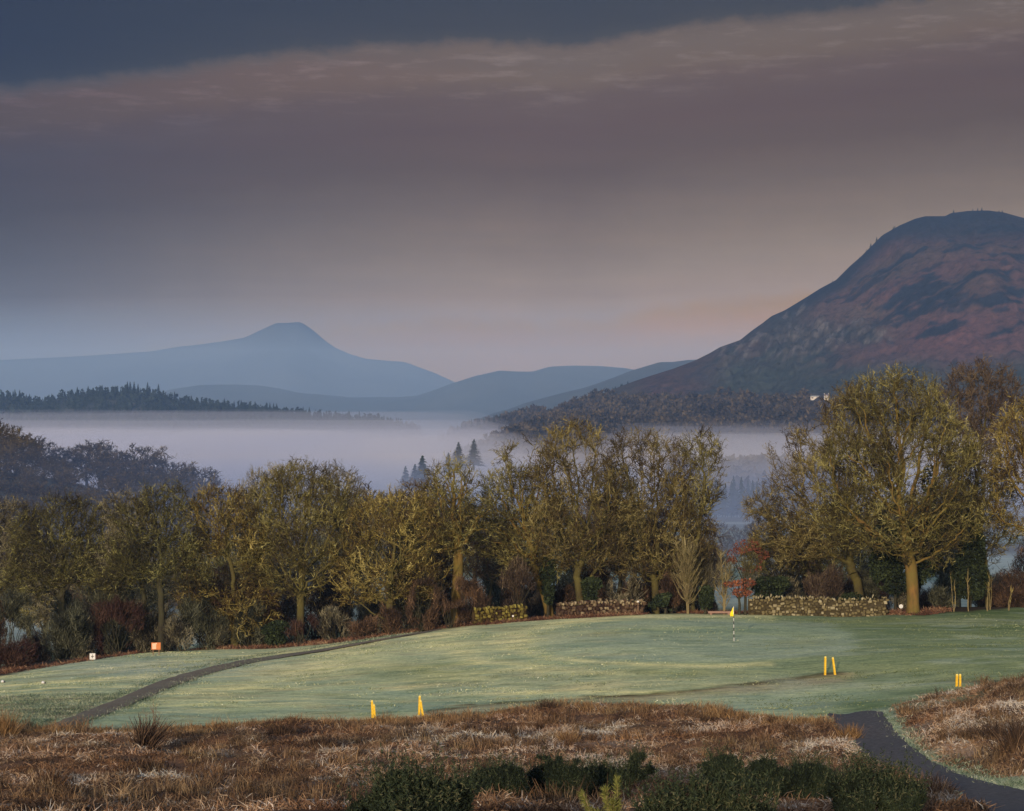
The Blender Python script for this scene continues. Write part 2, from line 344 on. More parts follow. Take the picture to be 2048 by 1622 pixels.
def build_ground():
    xs = [0.0]
    while xs[-1] < 46: xs.append(xs[-1] + 0.42)
    st = 0.5
    while xs[-1] < 14000: st *= 1.13; xs.append(xs[-1] + st)
    xs = np.array([-a for a in xs[::-1]][:-1] + xs)
    ys = [44.0]
    while ys[-1] < 160: ys.append(ys[-1] + 0.36)
    st = 0.4
    while ys[-1] < 26000: st *= 1.045 if ys[-1] < 3000 else 1.1; ys.append(ys[-1] + min(st, 9999))
    back = [44.0]; st = 1.0
    while back[-1] > -3000: st *= 1.2; back.append(back[-1] - st)
    ys = np.array(back[::-1][:-1] + ys)
    X, Y = np.meshgrid(xs, ys); Z = ground_h0(X, Y)
    px, py = proj(X, Y, Z)
    front = (Y > 20) & (Y < 250)
    m = np.where(front, rough_mask(px, py, X, Y), 0); m = np.where(Y <= 20, 1.0, m)
    Z = ground_fine(X, Y, Z, m)
    # small swells of the mown ground
    Z = Z + np.where(front, (1 - m) * 0.05 * fbm(X / 4, Y / 4, 41, 3), 0)
    # colours of the ground
    n1 = fbm(X / 6.0, Y / 3.0, 51, 5); n2 = fbm(X / 1.3, Y / 0.8, 52, 4)
    frost = np.array([0.47, 0.50, 0.285]); pale = np.array([0.78, 0.70, 0.35]); green = np.array([0.115, 0.155, 0.05]); blue = np.array([0.34, 0.41, 0.27])
    c = np.ones(X.shape + (3,)) * frost
    def put(col, w):
        nonlocal c
        w = np.clip(w, 0, 1)[..., None]; c = c * (1 - w) + np.array(col) * w
    put(blue, 0.75 * sstep(-0.2, 0.5, n1))
    put(pale, 0.9 * sstep(0.05, 0.5, fbm(X / 5.5 + 3, Y / 1.5, 53, 4)) * sstep(1700, 1100, px))
    put(blue, 0.8 * blob(px, py, 330, 1445, 420, 26)); put(blue, 0.7 * blob(px, py, 900, 1420, 330, 16)); put(blue, .5 * blob(px, py, 1500, 1410, 300, 14))
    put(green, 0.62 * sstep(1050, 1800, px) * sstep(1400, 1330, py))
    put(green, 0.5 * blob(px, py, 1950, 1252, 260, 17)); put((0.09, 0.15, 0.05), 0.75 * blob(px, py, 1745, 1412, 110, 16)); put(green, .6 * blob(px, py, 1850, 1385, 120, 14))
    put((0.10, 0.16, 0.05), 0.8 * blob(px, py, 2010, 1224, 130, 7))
    rg = np.sqrt(((px - 1400) / 330.0) ** 2 + ((py - 1282) / 44.0) ** 2) + 0.10 * n1
    put((0.36, 0.41, 0.28), 0.75 * sstep(1.04, .9, rg) * (px < 1720)); put((0.27, 0.34, 0.22), 0.5 * np.exp(-((rg - 1.0) / .06) ** 2) * (px < 1500))
    put(pale, .75 * np.exp(-((rg - 1.16) / .09) ** 2) * (px < 1550)); put((0.30, 0.37, 0.22), .6 * np.exp(-((rg - 1.36) / .08) ** 2) * sstep(1450, 1300, px)); put(pale, .7 * np.exp(-((rg - 1.56) / .10) ** 2) * sstep(1400, 1200, px)); put((0.30, 0.38, 0.26), .5 * np.exp(-((rg - 1.86) / .12) ** 2) * sstep(1300, 1000, px)); put(pale, .55 * np.exp(-((rg - 2.2) / .16) ** 2) * sstep(1100, 900, px))
    put(pale, 0.85 * blob(px, py, 640, 1330, 160, 22, -0.25)); put(pale, 0.6 * blob(px, py, 950, 1290, 200, 22, -0.1)); put((0.46, 0.47, 0.36), .6 * blob(px, py, 300, 1335, 260, 20))
    put((0.44, 0.42, 0.17), 0.85 * blob(px, py, 1330, 1345, 170, 9) * (0.7 + n2)); put((0.48, 0.44, 0.24), 0.7 * blob(px, py, 1150, 1355, 260, 20) * (0.8 + n2))
    put((0.42, 0.42, 0.17), 0.7 * blob(px, py, 880, 1345, 110, 20) * (0.8 + n2)); put((0.40, 0.38, 0.16), 0.5 * blob(px, py, 1600, 1285, 60, 6))
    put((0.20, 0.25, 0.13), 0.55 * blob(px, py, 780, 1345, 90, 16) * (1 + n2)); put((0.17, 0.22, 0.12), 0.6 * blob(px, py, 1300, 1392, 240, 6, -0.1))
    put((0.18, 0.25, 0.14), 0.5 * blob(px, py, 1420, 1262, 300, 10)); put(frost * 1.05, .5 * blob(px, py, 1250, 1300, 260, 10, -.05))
    put((0.30, 0.25, 0.15), 0.7 * blob(px, py, 1000, 1428, 190, 7, -0.1)); put((0.33, 0.27, 0.17), 0.8 * blob(px, py, 1600, 1368, 120, 9, -0.12)); put((0.10, 0.06, 0.03), 0.85 * blob(px, py, 1620, 1355, 75, 4, -0.12)); put((0.12, 0.09, 0.05), 0.8 * blob(px, py, 1960, 1362, 70, 5))
    sc = [(852, 1424), (930, 1414), (1010, 1405), (1100, 1400), (1180, 1394), (1290, 1390), (1400, 1380), (1480, 1372), (1560, 1362), (1640, 1352), (1690, 1346)]
    ds = seg_dist(px, py + 3 * n2, sc); bel = py > np.interp(px, [a for a, b in sc], [b for a, b in sc])
    put((0.40, 0.33, 0.20), .7 * bel * sstep(26, 4, ds) * (px > 850) * (px < 1720)); put((0.11, 0.085, 0.04), .85 * sstep(5.5, 1.5, ds) * (.45 + .8 * sstep(-.4, .5, n2)))
    put((0.40, 0.43, 0.30), .55 * sstep(.08, .4, fbm(X / 5.0, Y / 2.2, 57, 5)) * sstep(1400, 1600, px)); put((0.45, 0.40, 0.22), .55 * sstep(.15, .45, fbm(X / 3.2, Y / 1.1, 58, 5)) * sstep(1350, 1150, py * 0 + px)); put((0.16, 0.20, 0.09), .4 * sstep(.18, .5, fbm(X / 2.4, Y / .9, 59, 5)))
    # semi rough to the left of the track
    sr = in_poly(px, py + 5 * n2, [(-900, 1400), (60, 1392), (170, 1388), (250, 1392), (90, 1452), (-900, 1460)]) & front
    put((0.17, 0.22, 0.13), 0.5 * sr * sstep(-0.5, 0.3, n2)); put((0.30, 0.2, 0.12), 0.8 * sr * sstep(0.0, 0.4, n1 + 0.4 * n2))
    # brown rough
    rb = np.array([0.10, 0.055, 0.035]) * (1 + 0.5 * n2[..., None]) + np.array([0.06, 0.035, 0.02]) * sstep(-.2, .6, n1)[..., None]
    rb = rb + (np.array([0.16, 0.15, 0.13]) * (sstep(0.15, 0.6, fbm(X / 2.2, Y / 2.2, 61, 4)) * 0.6)[..., None])
    c = c * (1 - m[..., None]) + rb * m[..., None]
    # litter under the trees, then frosted fields
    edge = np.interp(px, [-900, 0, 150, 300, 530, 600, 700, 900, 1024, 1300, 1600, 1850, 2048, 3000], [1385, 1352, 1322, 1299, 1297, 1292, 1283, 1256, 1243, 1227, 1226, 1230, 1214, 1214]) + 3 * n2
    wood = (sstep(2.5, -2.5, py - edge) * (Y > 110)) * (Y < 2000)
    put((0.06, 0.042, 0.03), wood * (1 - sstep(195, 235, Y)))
    fld = sstep(195, 235, Y)
    fc = np.where((sstep(-0.1, 0.15, fbm(X / 90, Y / 60, 71, 3)) > 0.5)[..., None], np.array([0.36, 0.40, 0.34]), np.array([0.20, 0.25, 0.17]))
    fc = np.where((Y > 330)[..., None] & ((X / Y) < -0.09)[..., None], np.array([0.06, 0.06, 0.04]), fc)
    c = c * (1 - fld[..., None]) + fc * fld[..., None]
    put((0.09, 0.08, 0.05), sstep(430, 480, Y) * sstep(-.2, .2, fbm(X / 70, Y / 90, 72, 3)))
    put((0.10, 0.10, 0.07), sstep(900, 1200, Y))
    nx, ny = len(xs), len(ys)
    idx = np.arange(nx * ny).reshape(ny, nx)
    q = np.stack([idx[:-1, :-1], idx[:-1, 1:], idx[1:, 1:], idx[1:, :-1]], -1).reshape(-1, 4)
    mt, nt, b, out = new_mat('ground')
    z = attr(nt, 'zone').outputs['Color']
    f1 = noise(nt, 1.7, 7, 0.74, stretch=(0.5, 1.7, 1)); f2 = noise(nt, 0.22, 5, 0.6, stretch=(0.5, 1.5, 1, 0.12), dist=0.6)
    f3 = noise(nt, 6.0, 5, 0.75, stretch=(0.8, 1.3, 1))
    k = ramp(nt, [(0.28, (0.52, 0.58, 0.54)), (0.5, (1, 1, 1)), (0.72, (1.36, 1.30, 1.12))], f1)
    k2 = ramp(nt, [(0.3, (0.74, 0.82, 0.80)), (0.5, (1, 1, 1)), (0.7, (1.22, 1.16, 1.0))], f2)
    k3 = ramp(nt, [(0.3, (0.62, 0.66, 0.66)), (0.5, (1, 1, 1)), (0.7, (1.36, 1.34, 1.3))], f3)
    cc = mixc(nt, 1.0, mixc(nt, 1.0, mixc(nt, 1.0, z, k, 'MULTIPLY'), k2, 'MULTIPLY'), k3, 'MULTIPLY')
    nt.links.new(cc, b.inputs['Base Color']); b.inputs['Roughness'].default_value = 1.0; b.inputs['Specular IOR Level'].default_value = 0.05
    bump(nt, b, math_n(nt, 'ADD', f1, math_n(nt, 'MULTIPLY', f3, 0.5)), 0.8, 0.10)
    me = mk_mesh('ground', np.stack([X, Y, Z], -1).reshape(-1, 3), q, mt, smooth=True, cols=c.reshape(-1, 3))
    tag(mk_obj('ground', me), 'frosted golf course ground falling to the misty valley', kind='structure')
build_ground()

def path_mesh(name, A, B, mat, label, nacross=8, crown=0.03):
    def dens(P, n=90):
        P = np.array(P, float); s = np.r_[0, np.cumsum(np.hypot(*np.diff(P, axis=0).T))]; t = np.linspace(0, s[-1], n)
        return np.stack([np.interp(t, s, P[:, 0]), np.interp(t, s, P[:, 1])], -1)
    n = 90
    # parameterise both edges by the same fraction of control points
    k = np.linspace(0, len(A) - 1, n); A = np.array(A, float); B = np.array(B, float)
    A = np.stack([np.interp(k, range(len(A)), A[:, i]) for i in (0, 1)], -1); B = np.stack([np.interp(k, range(len(B)), B[:, i]) for i in (0, 1)], -1)
    v = []
    for a, b in zip(A, B):
        pa = hit(*a); pb = hit(*b)
        for j in range(nacross + 1):
            t = j / nacross; p = pa * (1 - t) + pb * t
            wob = 0.12 * float(vnoise(p[0] * 1.3, p[1] * 1.3, 5)) * (1 if j in (0, nacross) else 0)
            v.append((p[0] + wob, p[1], float(gh(p[0], p[1])) + crown + 0.05 * math.sin(math.pi * t)))
    v = np.array(v); w = nacross + 1
    idx = np.arange(n * w).reshape(n, w)
    q = np.stack([idx[:-1, :-1], idx[:-1, 1:], idx[1:, 1:], idx[1:, :-1]], -1).reshape(-1, 4)
    # make the faces point up
    a, b_, c_ = v[q[0][0]], v[q[0][1]], v[q[0][2]]
    if np.cross(b_ - a, c_ - a)[2] < 0: q = q[:, ::-1]
    tag(mk_obj(name, mk_mesh(name, v, q, mat, smooth=True)), label, kind='structure')
def path_mat(name, c1, c2, c3):
    m, nt, b, out = new_mat(name)
    n = noise(nt, 6.0, 6, 0.75); n2 = noise(nt, 0.7, 4, 0.6)
    col = mixc(nt, ramp(nt, [(0.45, (0, 0, 0)), (0.75, (1, 1, 1))], n2), ramp(nt, [(0.3, c1), (0.7, c2)], n), c3)
    nt.links.new(col, b.inputs['Base Color']); bump(nt, b, n, 0.7, 0.04); return m
path_mesh('path', PATH_R_L, PATH_R_R, path_mat('path_dark', (0.035, 0.032, 0.032), (0.145, 0.13, 0.125), (0.085, 0.08, 0.08)), 'dark gravel footpath curving between bracken banks')
_A = np.array(PATH_L_D); _B = np.array(PATH_L_U); PD = _A + (_B - _A) * .10; PU = _B + (_A - _B) * .10
path_mesh('path', [tuple(p) for p in PD], [tuple(p) for p in PU], path_mat('path_brown', (0.10, 0.078, 0.055), (0.22, 0.175, 0.125), (0.19, 0.165, 0.12)), 'brown track crossing the frosted grass on the left', 6, 0.045)

# ---------------------------------------------------------------- hills
def interp_profile(P, x):
    P = np.array(P, float); return np.interp(x, P[:, 0], P[:, 1])
def smooth_profile(P, x, w):
    return sum(interp_profile(P, x + d * w) for d in (-1, -.5, 0, .5, 1)) / 5

def hill(name, label, prof, Yr, depth_f, depth_b, base, mat, n_x=260, n_y=70, amp=(0, 100), sm=3, px0=None, px1=None, seed=1, fn=None, rough_ridge=0.0, back_fall=1.0):
    """a ridge with the traced outline at distance Yr, sloping towards us and away behind"""
    px0 = prof[0][0] if px0 is None else px0; px1 = prof[-1][0] if px1 is None else px1
    pxs = np.linspace(px0, px1, n_x); xs = (pxs - CX) / F * Yr
    top = -(smooth_profile(prof, pxs, sm) - CY) / F * Yr
    tf = np.concatenate([np.linspace(-depth_f, 0, n_y), np.linspace(0, depth_b, n_y // 3)[1:]])
    X, T = np.meshgrid(xs, tf); Y = Yr + T; TOP = np.broadcast_to(top, X.shape); 
    u = np.where(T < 0, 1 + T / depth_f, 1 - back_fall * T / depth_b)
    g = np.where(T < 0, 1 - (1 - u) ** 1.25, u)
    Z = base + (TOP - base) * g
    e = sstep(0, 0.12, 1 - g) * 1.0 + rough_ridge
    Z = Z + amp[0] * e * fbm(X / amp[1], Y / amp[1], seed, 6, 0.55) * np.clip(g * 3, 0, 1)
    cols = np.ones(X.shape + (3,)) * 0.1
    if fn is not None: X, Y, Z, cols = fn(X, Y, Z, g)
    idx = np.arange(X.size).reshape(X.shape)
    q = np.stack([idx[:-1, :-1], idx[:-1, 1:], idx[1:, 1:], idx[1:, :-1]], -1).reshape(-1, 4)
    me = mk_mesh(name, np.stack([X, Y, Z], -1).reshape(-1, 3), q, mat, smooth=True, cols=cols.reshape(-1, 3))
    return tag(mk_obj(name, me), label, kind='structure'), (X, Y, Z)

def hill_mat(name, c1, c2, scale):
    m, nt, b, out = new_mat(name); n = noise(nt, scale, 6, 0.6)
    nt.links.new(ramp(nt, [(0.35, c1), (0.65, c2)], n), b.inputs['Base Color']); return m
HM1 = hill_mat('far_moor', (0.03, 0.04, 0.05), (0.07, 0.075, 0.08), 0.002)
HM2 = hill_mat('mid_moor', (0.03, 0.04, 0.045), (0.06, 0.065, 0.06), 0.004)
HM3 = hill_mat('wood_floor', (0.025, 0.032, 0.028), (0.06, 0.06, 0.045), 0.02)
FAR = [(-700,735),(-300,728),(-100,722),(0,720),(150,713),(300,703),(360,693),(400,689),(450,682),(490,675),(515,663),(535,654),(552,646),(572,646),(585,645),(600,644),(615,652),(632,665),(650,681),(672,696),(700,708),(730,717),(770,721),(810,724),(840,735),(870,746),(905,762),(950,785),(1000,815),(1100,850)]
hill('hills', 'far blue mountain with a blunt knob rising from a long ridge', FAR, 7600, 900, 1500, -90, HM1, 400, 40, (70, 900), 4, seed=3)
MID = [(200,815),(280,800),(340,779),(400,770),(470,769),(520,771),(560,777),(600,786),(650,793),(700,795),(760,794),(800,794),(830,792),(860,783),(900,768),(950,752),(1000,741),(1035,743),(1065,743),(1100,733),(1150,731),(1200,732),(1250,736),(1300,745),(1400,765),(1500,790),(1700,830)]
hill('hills', 'hazy blue ridge in the gap beside the big hill', MID, 6000, 900, 900, -90, HM2, 300, 40, (40, 500), 3, seed=5)
SPUR = [(930,850),(980,832),(1050,806),(1120,787),(1170,775),(1200,765),(1230,754),(1260,742),(1290,733),(1320,724),(1345,724),(1375,720),(1400,719),(1460,722),(1550,740),(1700,800)]
hill('hills', 'blue spur dropping to the valley behind the big hill', SPUR, 4600, 500, 700, -90, HM2, 200, 40, (26, 260), 3, seed=8)

BIG = [(940,905),(970,892),(1010,870),(1060,848),(1100,832),(1145,815),(1185,797),(1215,784),(1240,773),(1270,762),(1300,752),(1345,738),(1390,721),(1420,706),(1440,694),(1480,680),(1505,660),(1525,646),(1543,632),(1570,620),(1610,596),(1640,577),(1672,560),(1700,532),(1722,513),(1745,490),(1765,470),(1800,450),(1830,437),(1850,432),(1890,432),(1902,426),(1935,422),(1975,421),(2005,425),(2030,432),(2060,440),(2120,462),(2250,520),(2500,640),(2900,800)]
def big_fn(X, Y, Z, g):
    px, py = proj(X, Y, Z)
    crag = np.clip(0.9 * blob(px, py, 1470, 740, 50, 60, 0) + 1.0 * blob(px, py, 1600, 660, 80, 45, 0.2) + 0.8 * blob(px, py, 1720, 665, 70, 22) + 0.7 * blob(px, py, 1560, 700, 60, 70), 0, 1) * (g < 0.995)
    nn = ridged(X / 60, (Y + 2.2 * Z) / 60, 91, 5)
    gl = ridged((X + 0.35 * Z) / 90, (Y) / 400, 95, 4)
    ed = sstep(0, 0.1, 1 - g)
    Z = Z + ed * (crag * 34 * (nn - 0.72) + 20 * (gl - .7) * sstep(0.2, 0.5, g) + 11 * (ridged(X / 45, Y / 60, 97, 5) - .7) + 9 * crag * fbm(X / 12, Y / 14, 98, 4) + 3.5 * fbm(X / 14, Y / 16, 99, 4))
    px, py = proj(X, Y, Z)
    n1 = fbm(X / 70, Y / 50 + Z / 60, 101, 5); n2 = fbm(X / 22, Y / 22 + Z / 25, 102, 4); n3 = fbm(X / 160, Y / 160 + Z / 120, 103, 3)
    c = np.ones(X.shape + (3,)) * np.array([0.075, 0.045, 0.046])
    def put(col, w):
        nonlocal c
        w = np.clip(w, 0, 1)[..., None]; c = c * (1 - w) + np.array(col) * w
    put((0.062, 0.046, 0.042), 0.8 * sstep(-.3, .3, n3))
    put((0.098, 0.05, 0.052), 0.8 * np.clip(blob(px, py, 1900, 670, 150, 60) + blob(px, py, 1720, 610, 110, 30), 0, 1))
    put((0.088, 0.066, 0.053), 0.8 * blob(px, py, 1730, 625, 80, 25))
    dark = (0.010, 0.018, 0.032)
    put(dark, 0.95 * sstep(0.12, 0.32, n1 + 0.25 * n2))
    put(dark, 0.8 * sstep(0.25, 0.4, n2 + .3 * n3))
    # dark heather and scree along left skyline and top, flank shade put into colour
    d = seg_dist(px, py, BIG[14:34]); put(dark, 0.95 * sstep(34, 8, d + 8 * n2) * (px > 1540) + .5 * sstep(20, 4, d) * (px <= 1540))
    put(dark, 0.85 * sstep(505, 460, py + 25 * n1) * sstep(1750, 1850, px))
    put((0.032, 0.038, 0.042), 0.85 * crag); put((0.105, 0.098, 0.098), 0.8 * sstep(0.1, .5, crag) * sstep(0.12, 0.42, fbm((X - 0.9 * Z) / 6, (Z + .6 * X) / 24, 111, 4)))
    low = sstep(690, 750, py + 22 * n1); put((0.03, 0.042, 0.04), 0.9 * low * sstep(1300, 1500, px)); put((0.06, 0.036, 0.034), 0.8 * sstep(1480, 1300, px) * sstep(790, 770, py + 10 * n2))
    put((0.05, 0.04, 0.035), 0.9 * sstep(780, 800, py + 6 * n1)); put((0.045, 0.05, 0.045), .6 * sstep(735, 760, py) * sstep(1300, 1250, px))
    return X, Y, Z, c
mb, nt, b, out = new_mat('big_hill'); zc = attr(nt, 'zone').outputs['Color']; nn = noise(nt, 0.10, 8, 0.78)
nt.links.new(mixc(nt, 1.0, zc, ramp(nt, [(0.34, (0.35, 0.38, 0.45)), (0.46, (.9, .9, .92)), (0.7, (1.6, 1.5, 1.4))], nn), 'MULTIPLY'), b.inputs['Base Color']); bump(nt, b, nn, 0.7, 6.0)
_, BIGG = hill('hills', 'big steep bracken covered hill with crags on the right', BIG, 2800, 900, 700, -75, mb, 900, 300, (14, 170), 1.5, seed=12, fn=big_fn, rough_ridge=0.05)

RIDGE = [(-500,770),(-200,785),(-60,794),(0,792),(40,796),(78,806),(100,802),(130,792),(180,788),(240,784),(300,786),(335,794),(365,806),(430,811),(500,818),(560,824),(640,833),(700,838),(760,842),(790,850),(840,862)]
hill('hills', 'low forested ridge above the mist on the left', RIDGE, 3500, 350, 400, -90, HM3, 200, 30, (6, 120), 3, seed=14)
SP2 = [(900,868),(930,856),(960,846),(1000,838),(1040,828),(1065,822),(1085,822),(1100,832),(1108,830),(1125,815),(1150,806),(1180,806),(1230,812),(1300,830),(1400,860)]
hill('hills', 'low wooded spur in the haze under the big hill', SP2, 3150, 300, 300, -90, HM3, 160, 30, (8, 90), 2, seed=15)
FOOT = [(840,985),(880,940),(915,915),(945,900),(975,886),(1010,869),(1060,850),(1100,838),(1150,832),(1250,836),(1400,842),(1600,850),(2200,850)]
hill('hills', 'wooded foot of the big hill running down to the mist', FOOT, 2230, 330, 420, -90, HM3, 260, 34, (5, 80), 2, seed=31)
def big_z(px, py):
    """point of the big hill seen at the pixel"""
    X, Y, Z = BIGG; qx, qy = proj(X, Y, Z)
    k = np.argmin((qx - px) ** 2 + (qy - py) ** 2 + (Y > 2805) * 1e6); return np.array([X.flat[k], Y.flat[k], Z.flat[k]])

# ---------------------------------------------------------------- trees
def colonise(att, trunk, step, kill, iters, jit=0.30, up=0.08, rng=RNG):
    nodes = [np.array(p, float) for p in trunk]; par = [-1] + list(range(len(trunk) - 1))
    N = np.array(nodes); P = list(par)
    d2 = ((att[:, None] - N[None]) ** 2).sum(-1); near = d2.argmin(1); nd = d2.min(1)
    alive = np.ones(len(att), bool)
    for it in range(iters):
        idx = np.nonzero(alive)[0]
        if len(idx) == 0: break
        dirs = unit(att[idx] - N[near[idx]])
        acc = np.zeros((len(N), 3)); np.add.at(acc, near[idx], dirs)
        g = np.unique(near[idx])
        d = unit(unit(acc[g]) + rng.normal(0, jit, (len(g), 3)) + np.array([0, 0, up]))
        new = N[g] + d * step
        # refuse near duplicates
        if len(N) > 1:
            dd = ((new[:, None] - N[None]) ** 2).sum(-1).min(1); ok = dd > (0.45 * step) ** 2
            new = new[ok]; g = g[ok]
        if len(new) == 0: 
            if len(N) > len(trunk) + 30: alive[idx[nd[idx] < (kill * 2) ** 2]] = False
            if not alive.any(): break
            jit = min(jit + 0.1, 1.0)
            continue
        base = len(N); N = np.vstack([N, new]); P += list(g)
        dn = ((att[:, None] - new[None]) ** 2).sum(-1); m = dn.min(1); a = dn.argmin(1) + base
        upd = m < nd; nd[upd] = m[upd]; near[upd] = a[upd]
        alive &= nd > kill ** 2
    return N, np.array(P)

def pipe(N, P, R, rmin=0.012, ex=2.05):
    n = len(N); cnt = np.zeros(n); kids = np.zeros(n, int)
    for i in range(n - 1, 0, -1):
        if kids[i] == 0: cnt[i] = 1
        cnt[P[i]] += cnt[i]; kids[P[i]] += 1
    cnt[0] = max(cnt[0], 1)
    return np.maximum((cnt / cnt[0]) ** (1 / ex) * R, rmin), kids

def tubes(N, P, r, sel, k):
    """one open prism per edge, joined inside the thicker one"""
    i = np.nonzero(sel)[0]; p = P[i]
    a = N[p]; b = N[i]; t = unit(b - a)
    ref = np.where(np.abs(t[:, 2:3]) < 0.8, np.array([[0, 0, 1.0]]), np.array([[1.0, 0, 0]]))
    u = unit(np.cross(t, ref)); w = np.cross(t, u)
    th = np.arange(k) * 2 * np.pi / k; cs = np.cos(th)[None, :, None]; sn = np.sin(th)[None, :, None]
    ring = cs * u[:, None] + sn * w[:, None]
    ra = np.minimum(r[p], r[i] * 1.3)[:, None, None]; rb = r[i][:, None, None]
    va = (a - t * (r[i] * .25)[:, None])[:, None] + ring * ra; vb = (b + t * (r[i] * .25)[:, None])[:, None] + ring * rb
    v = np.concatenate([va, vb], 1).reshape(-1, 3)
    m = len(i); o = (np.arange(m) * 2 * k)[:, None]
    j = np.arange(k); jn = (j + 1) % k
    q = np.stack([o + j, o + jn, o + k + jn, o + k + j], -1).reshape(-1, 4)
    return v, q

def ribbons(p, d, L, w, rng, curl=0.35, droop=0.0, seg=2):
    """tapering two-segment ribbons starting at p, along d"""
    n = len(p); d = unit(d); L = L[:, None]; w = w[:, None]
    side = unit(np.cross(d, rng.normal(0, 1, (n, 3))))
    off = unit(np.cross(d, side)) * rng.normal(0, curl, (n, 1)) + np.array([0, 0, -droop])
    m = p + d * L * 0.5; e = p + unit(d + off) * L
    v = np.stack([p - side * w * .5, p + side * w * .5, m - side * w * .42, m + side * w * .42, e - side * w * .12, e + side * w * .12], 1).reshape(-1, 3)
    o = (np.arange(n) * 6)[:, None]
    q = np.concatenate([o + np.array([[0, 1, 3, 2]]), o + np.array([[2, 3, 5, 4]])], 0)
    return v, q

def join(parts):
    v = []; f = []; t = []; n = 0
    for vv, qq, tt in parts:
        v.append(vv); f.append(qq + n); t.append(np.broadcast_to(tt, (len(vv),)) if np.ndim(tt) == 0 else tt); n += len(vv)
    return np.concatenate(v), f, np.concatenate(t)

def lobe_points(lobes, n, rng, shell=0.55):
    """points in ellipsoids: (cx, cy, cz, rx, ry, rz)"""
    lobes = np.array(lobes, float); vol = lobes[:, 3] * lobes[:, 4] * lobes[:, 5]; vol = vol ** 0.8
    k = rng.choice(len(lobes), n, p=vol / vol.sum()); l = lobes[k]
    d = unit(rng.normal(0, 1, (n, 3))); r = rng.random(n) ** (1 / (3 + 3 * shell)); r = r[:, None]
    pt = l[:, :3] + d * r * l[:, 3:]
    lump = fbm(pt[:, 0] * .5 + 7, pt[:, 2] * .5, int(rng.integers(1000)), 2)
    return pt[lump > -0.42]

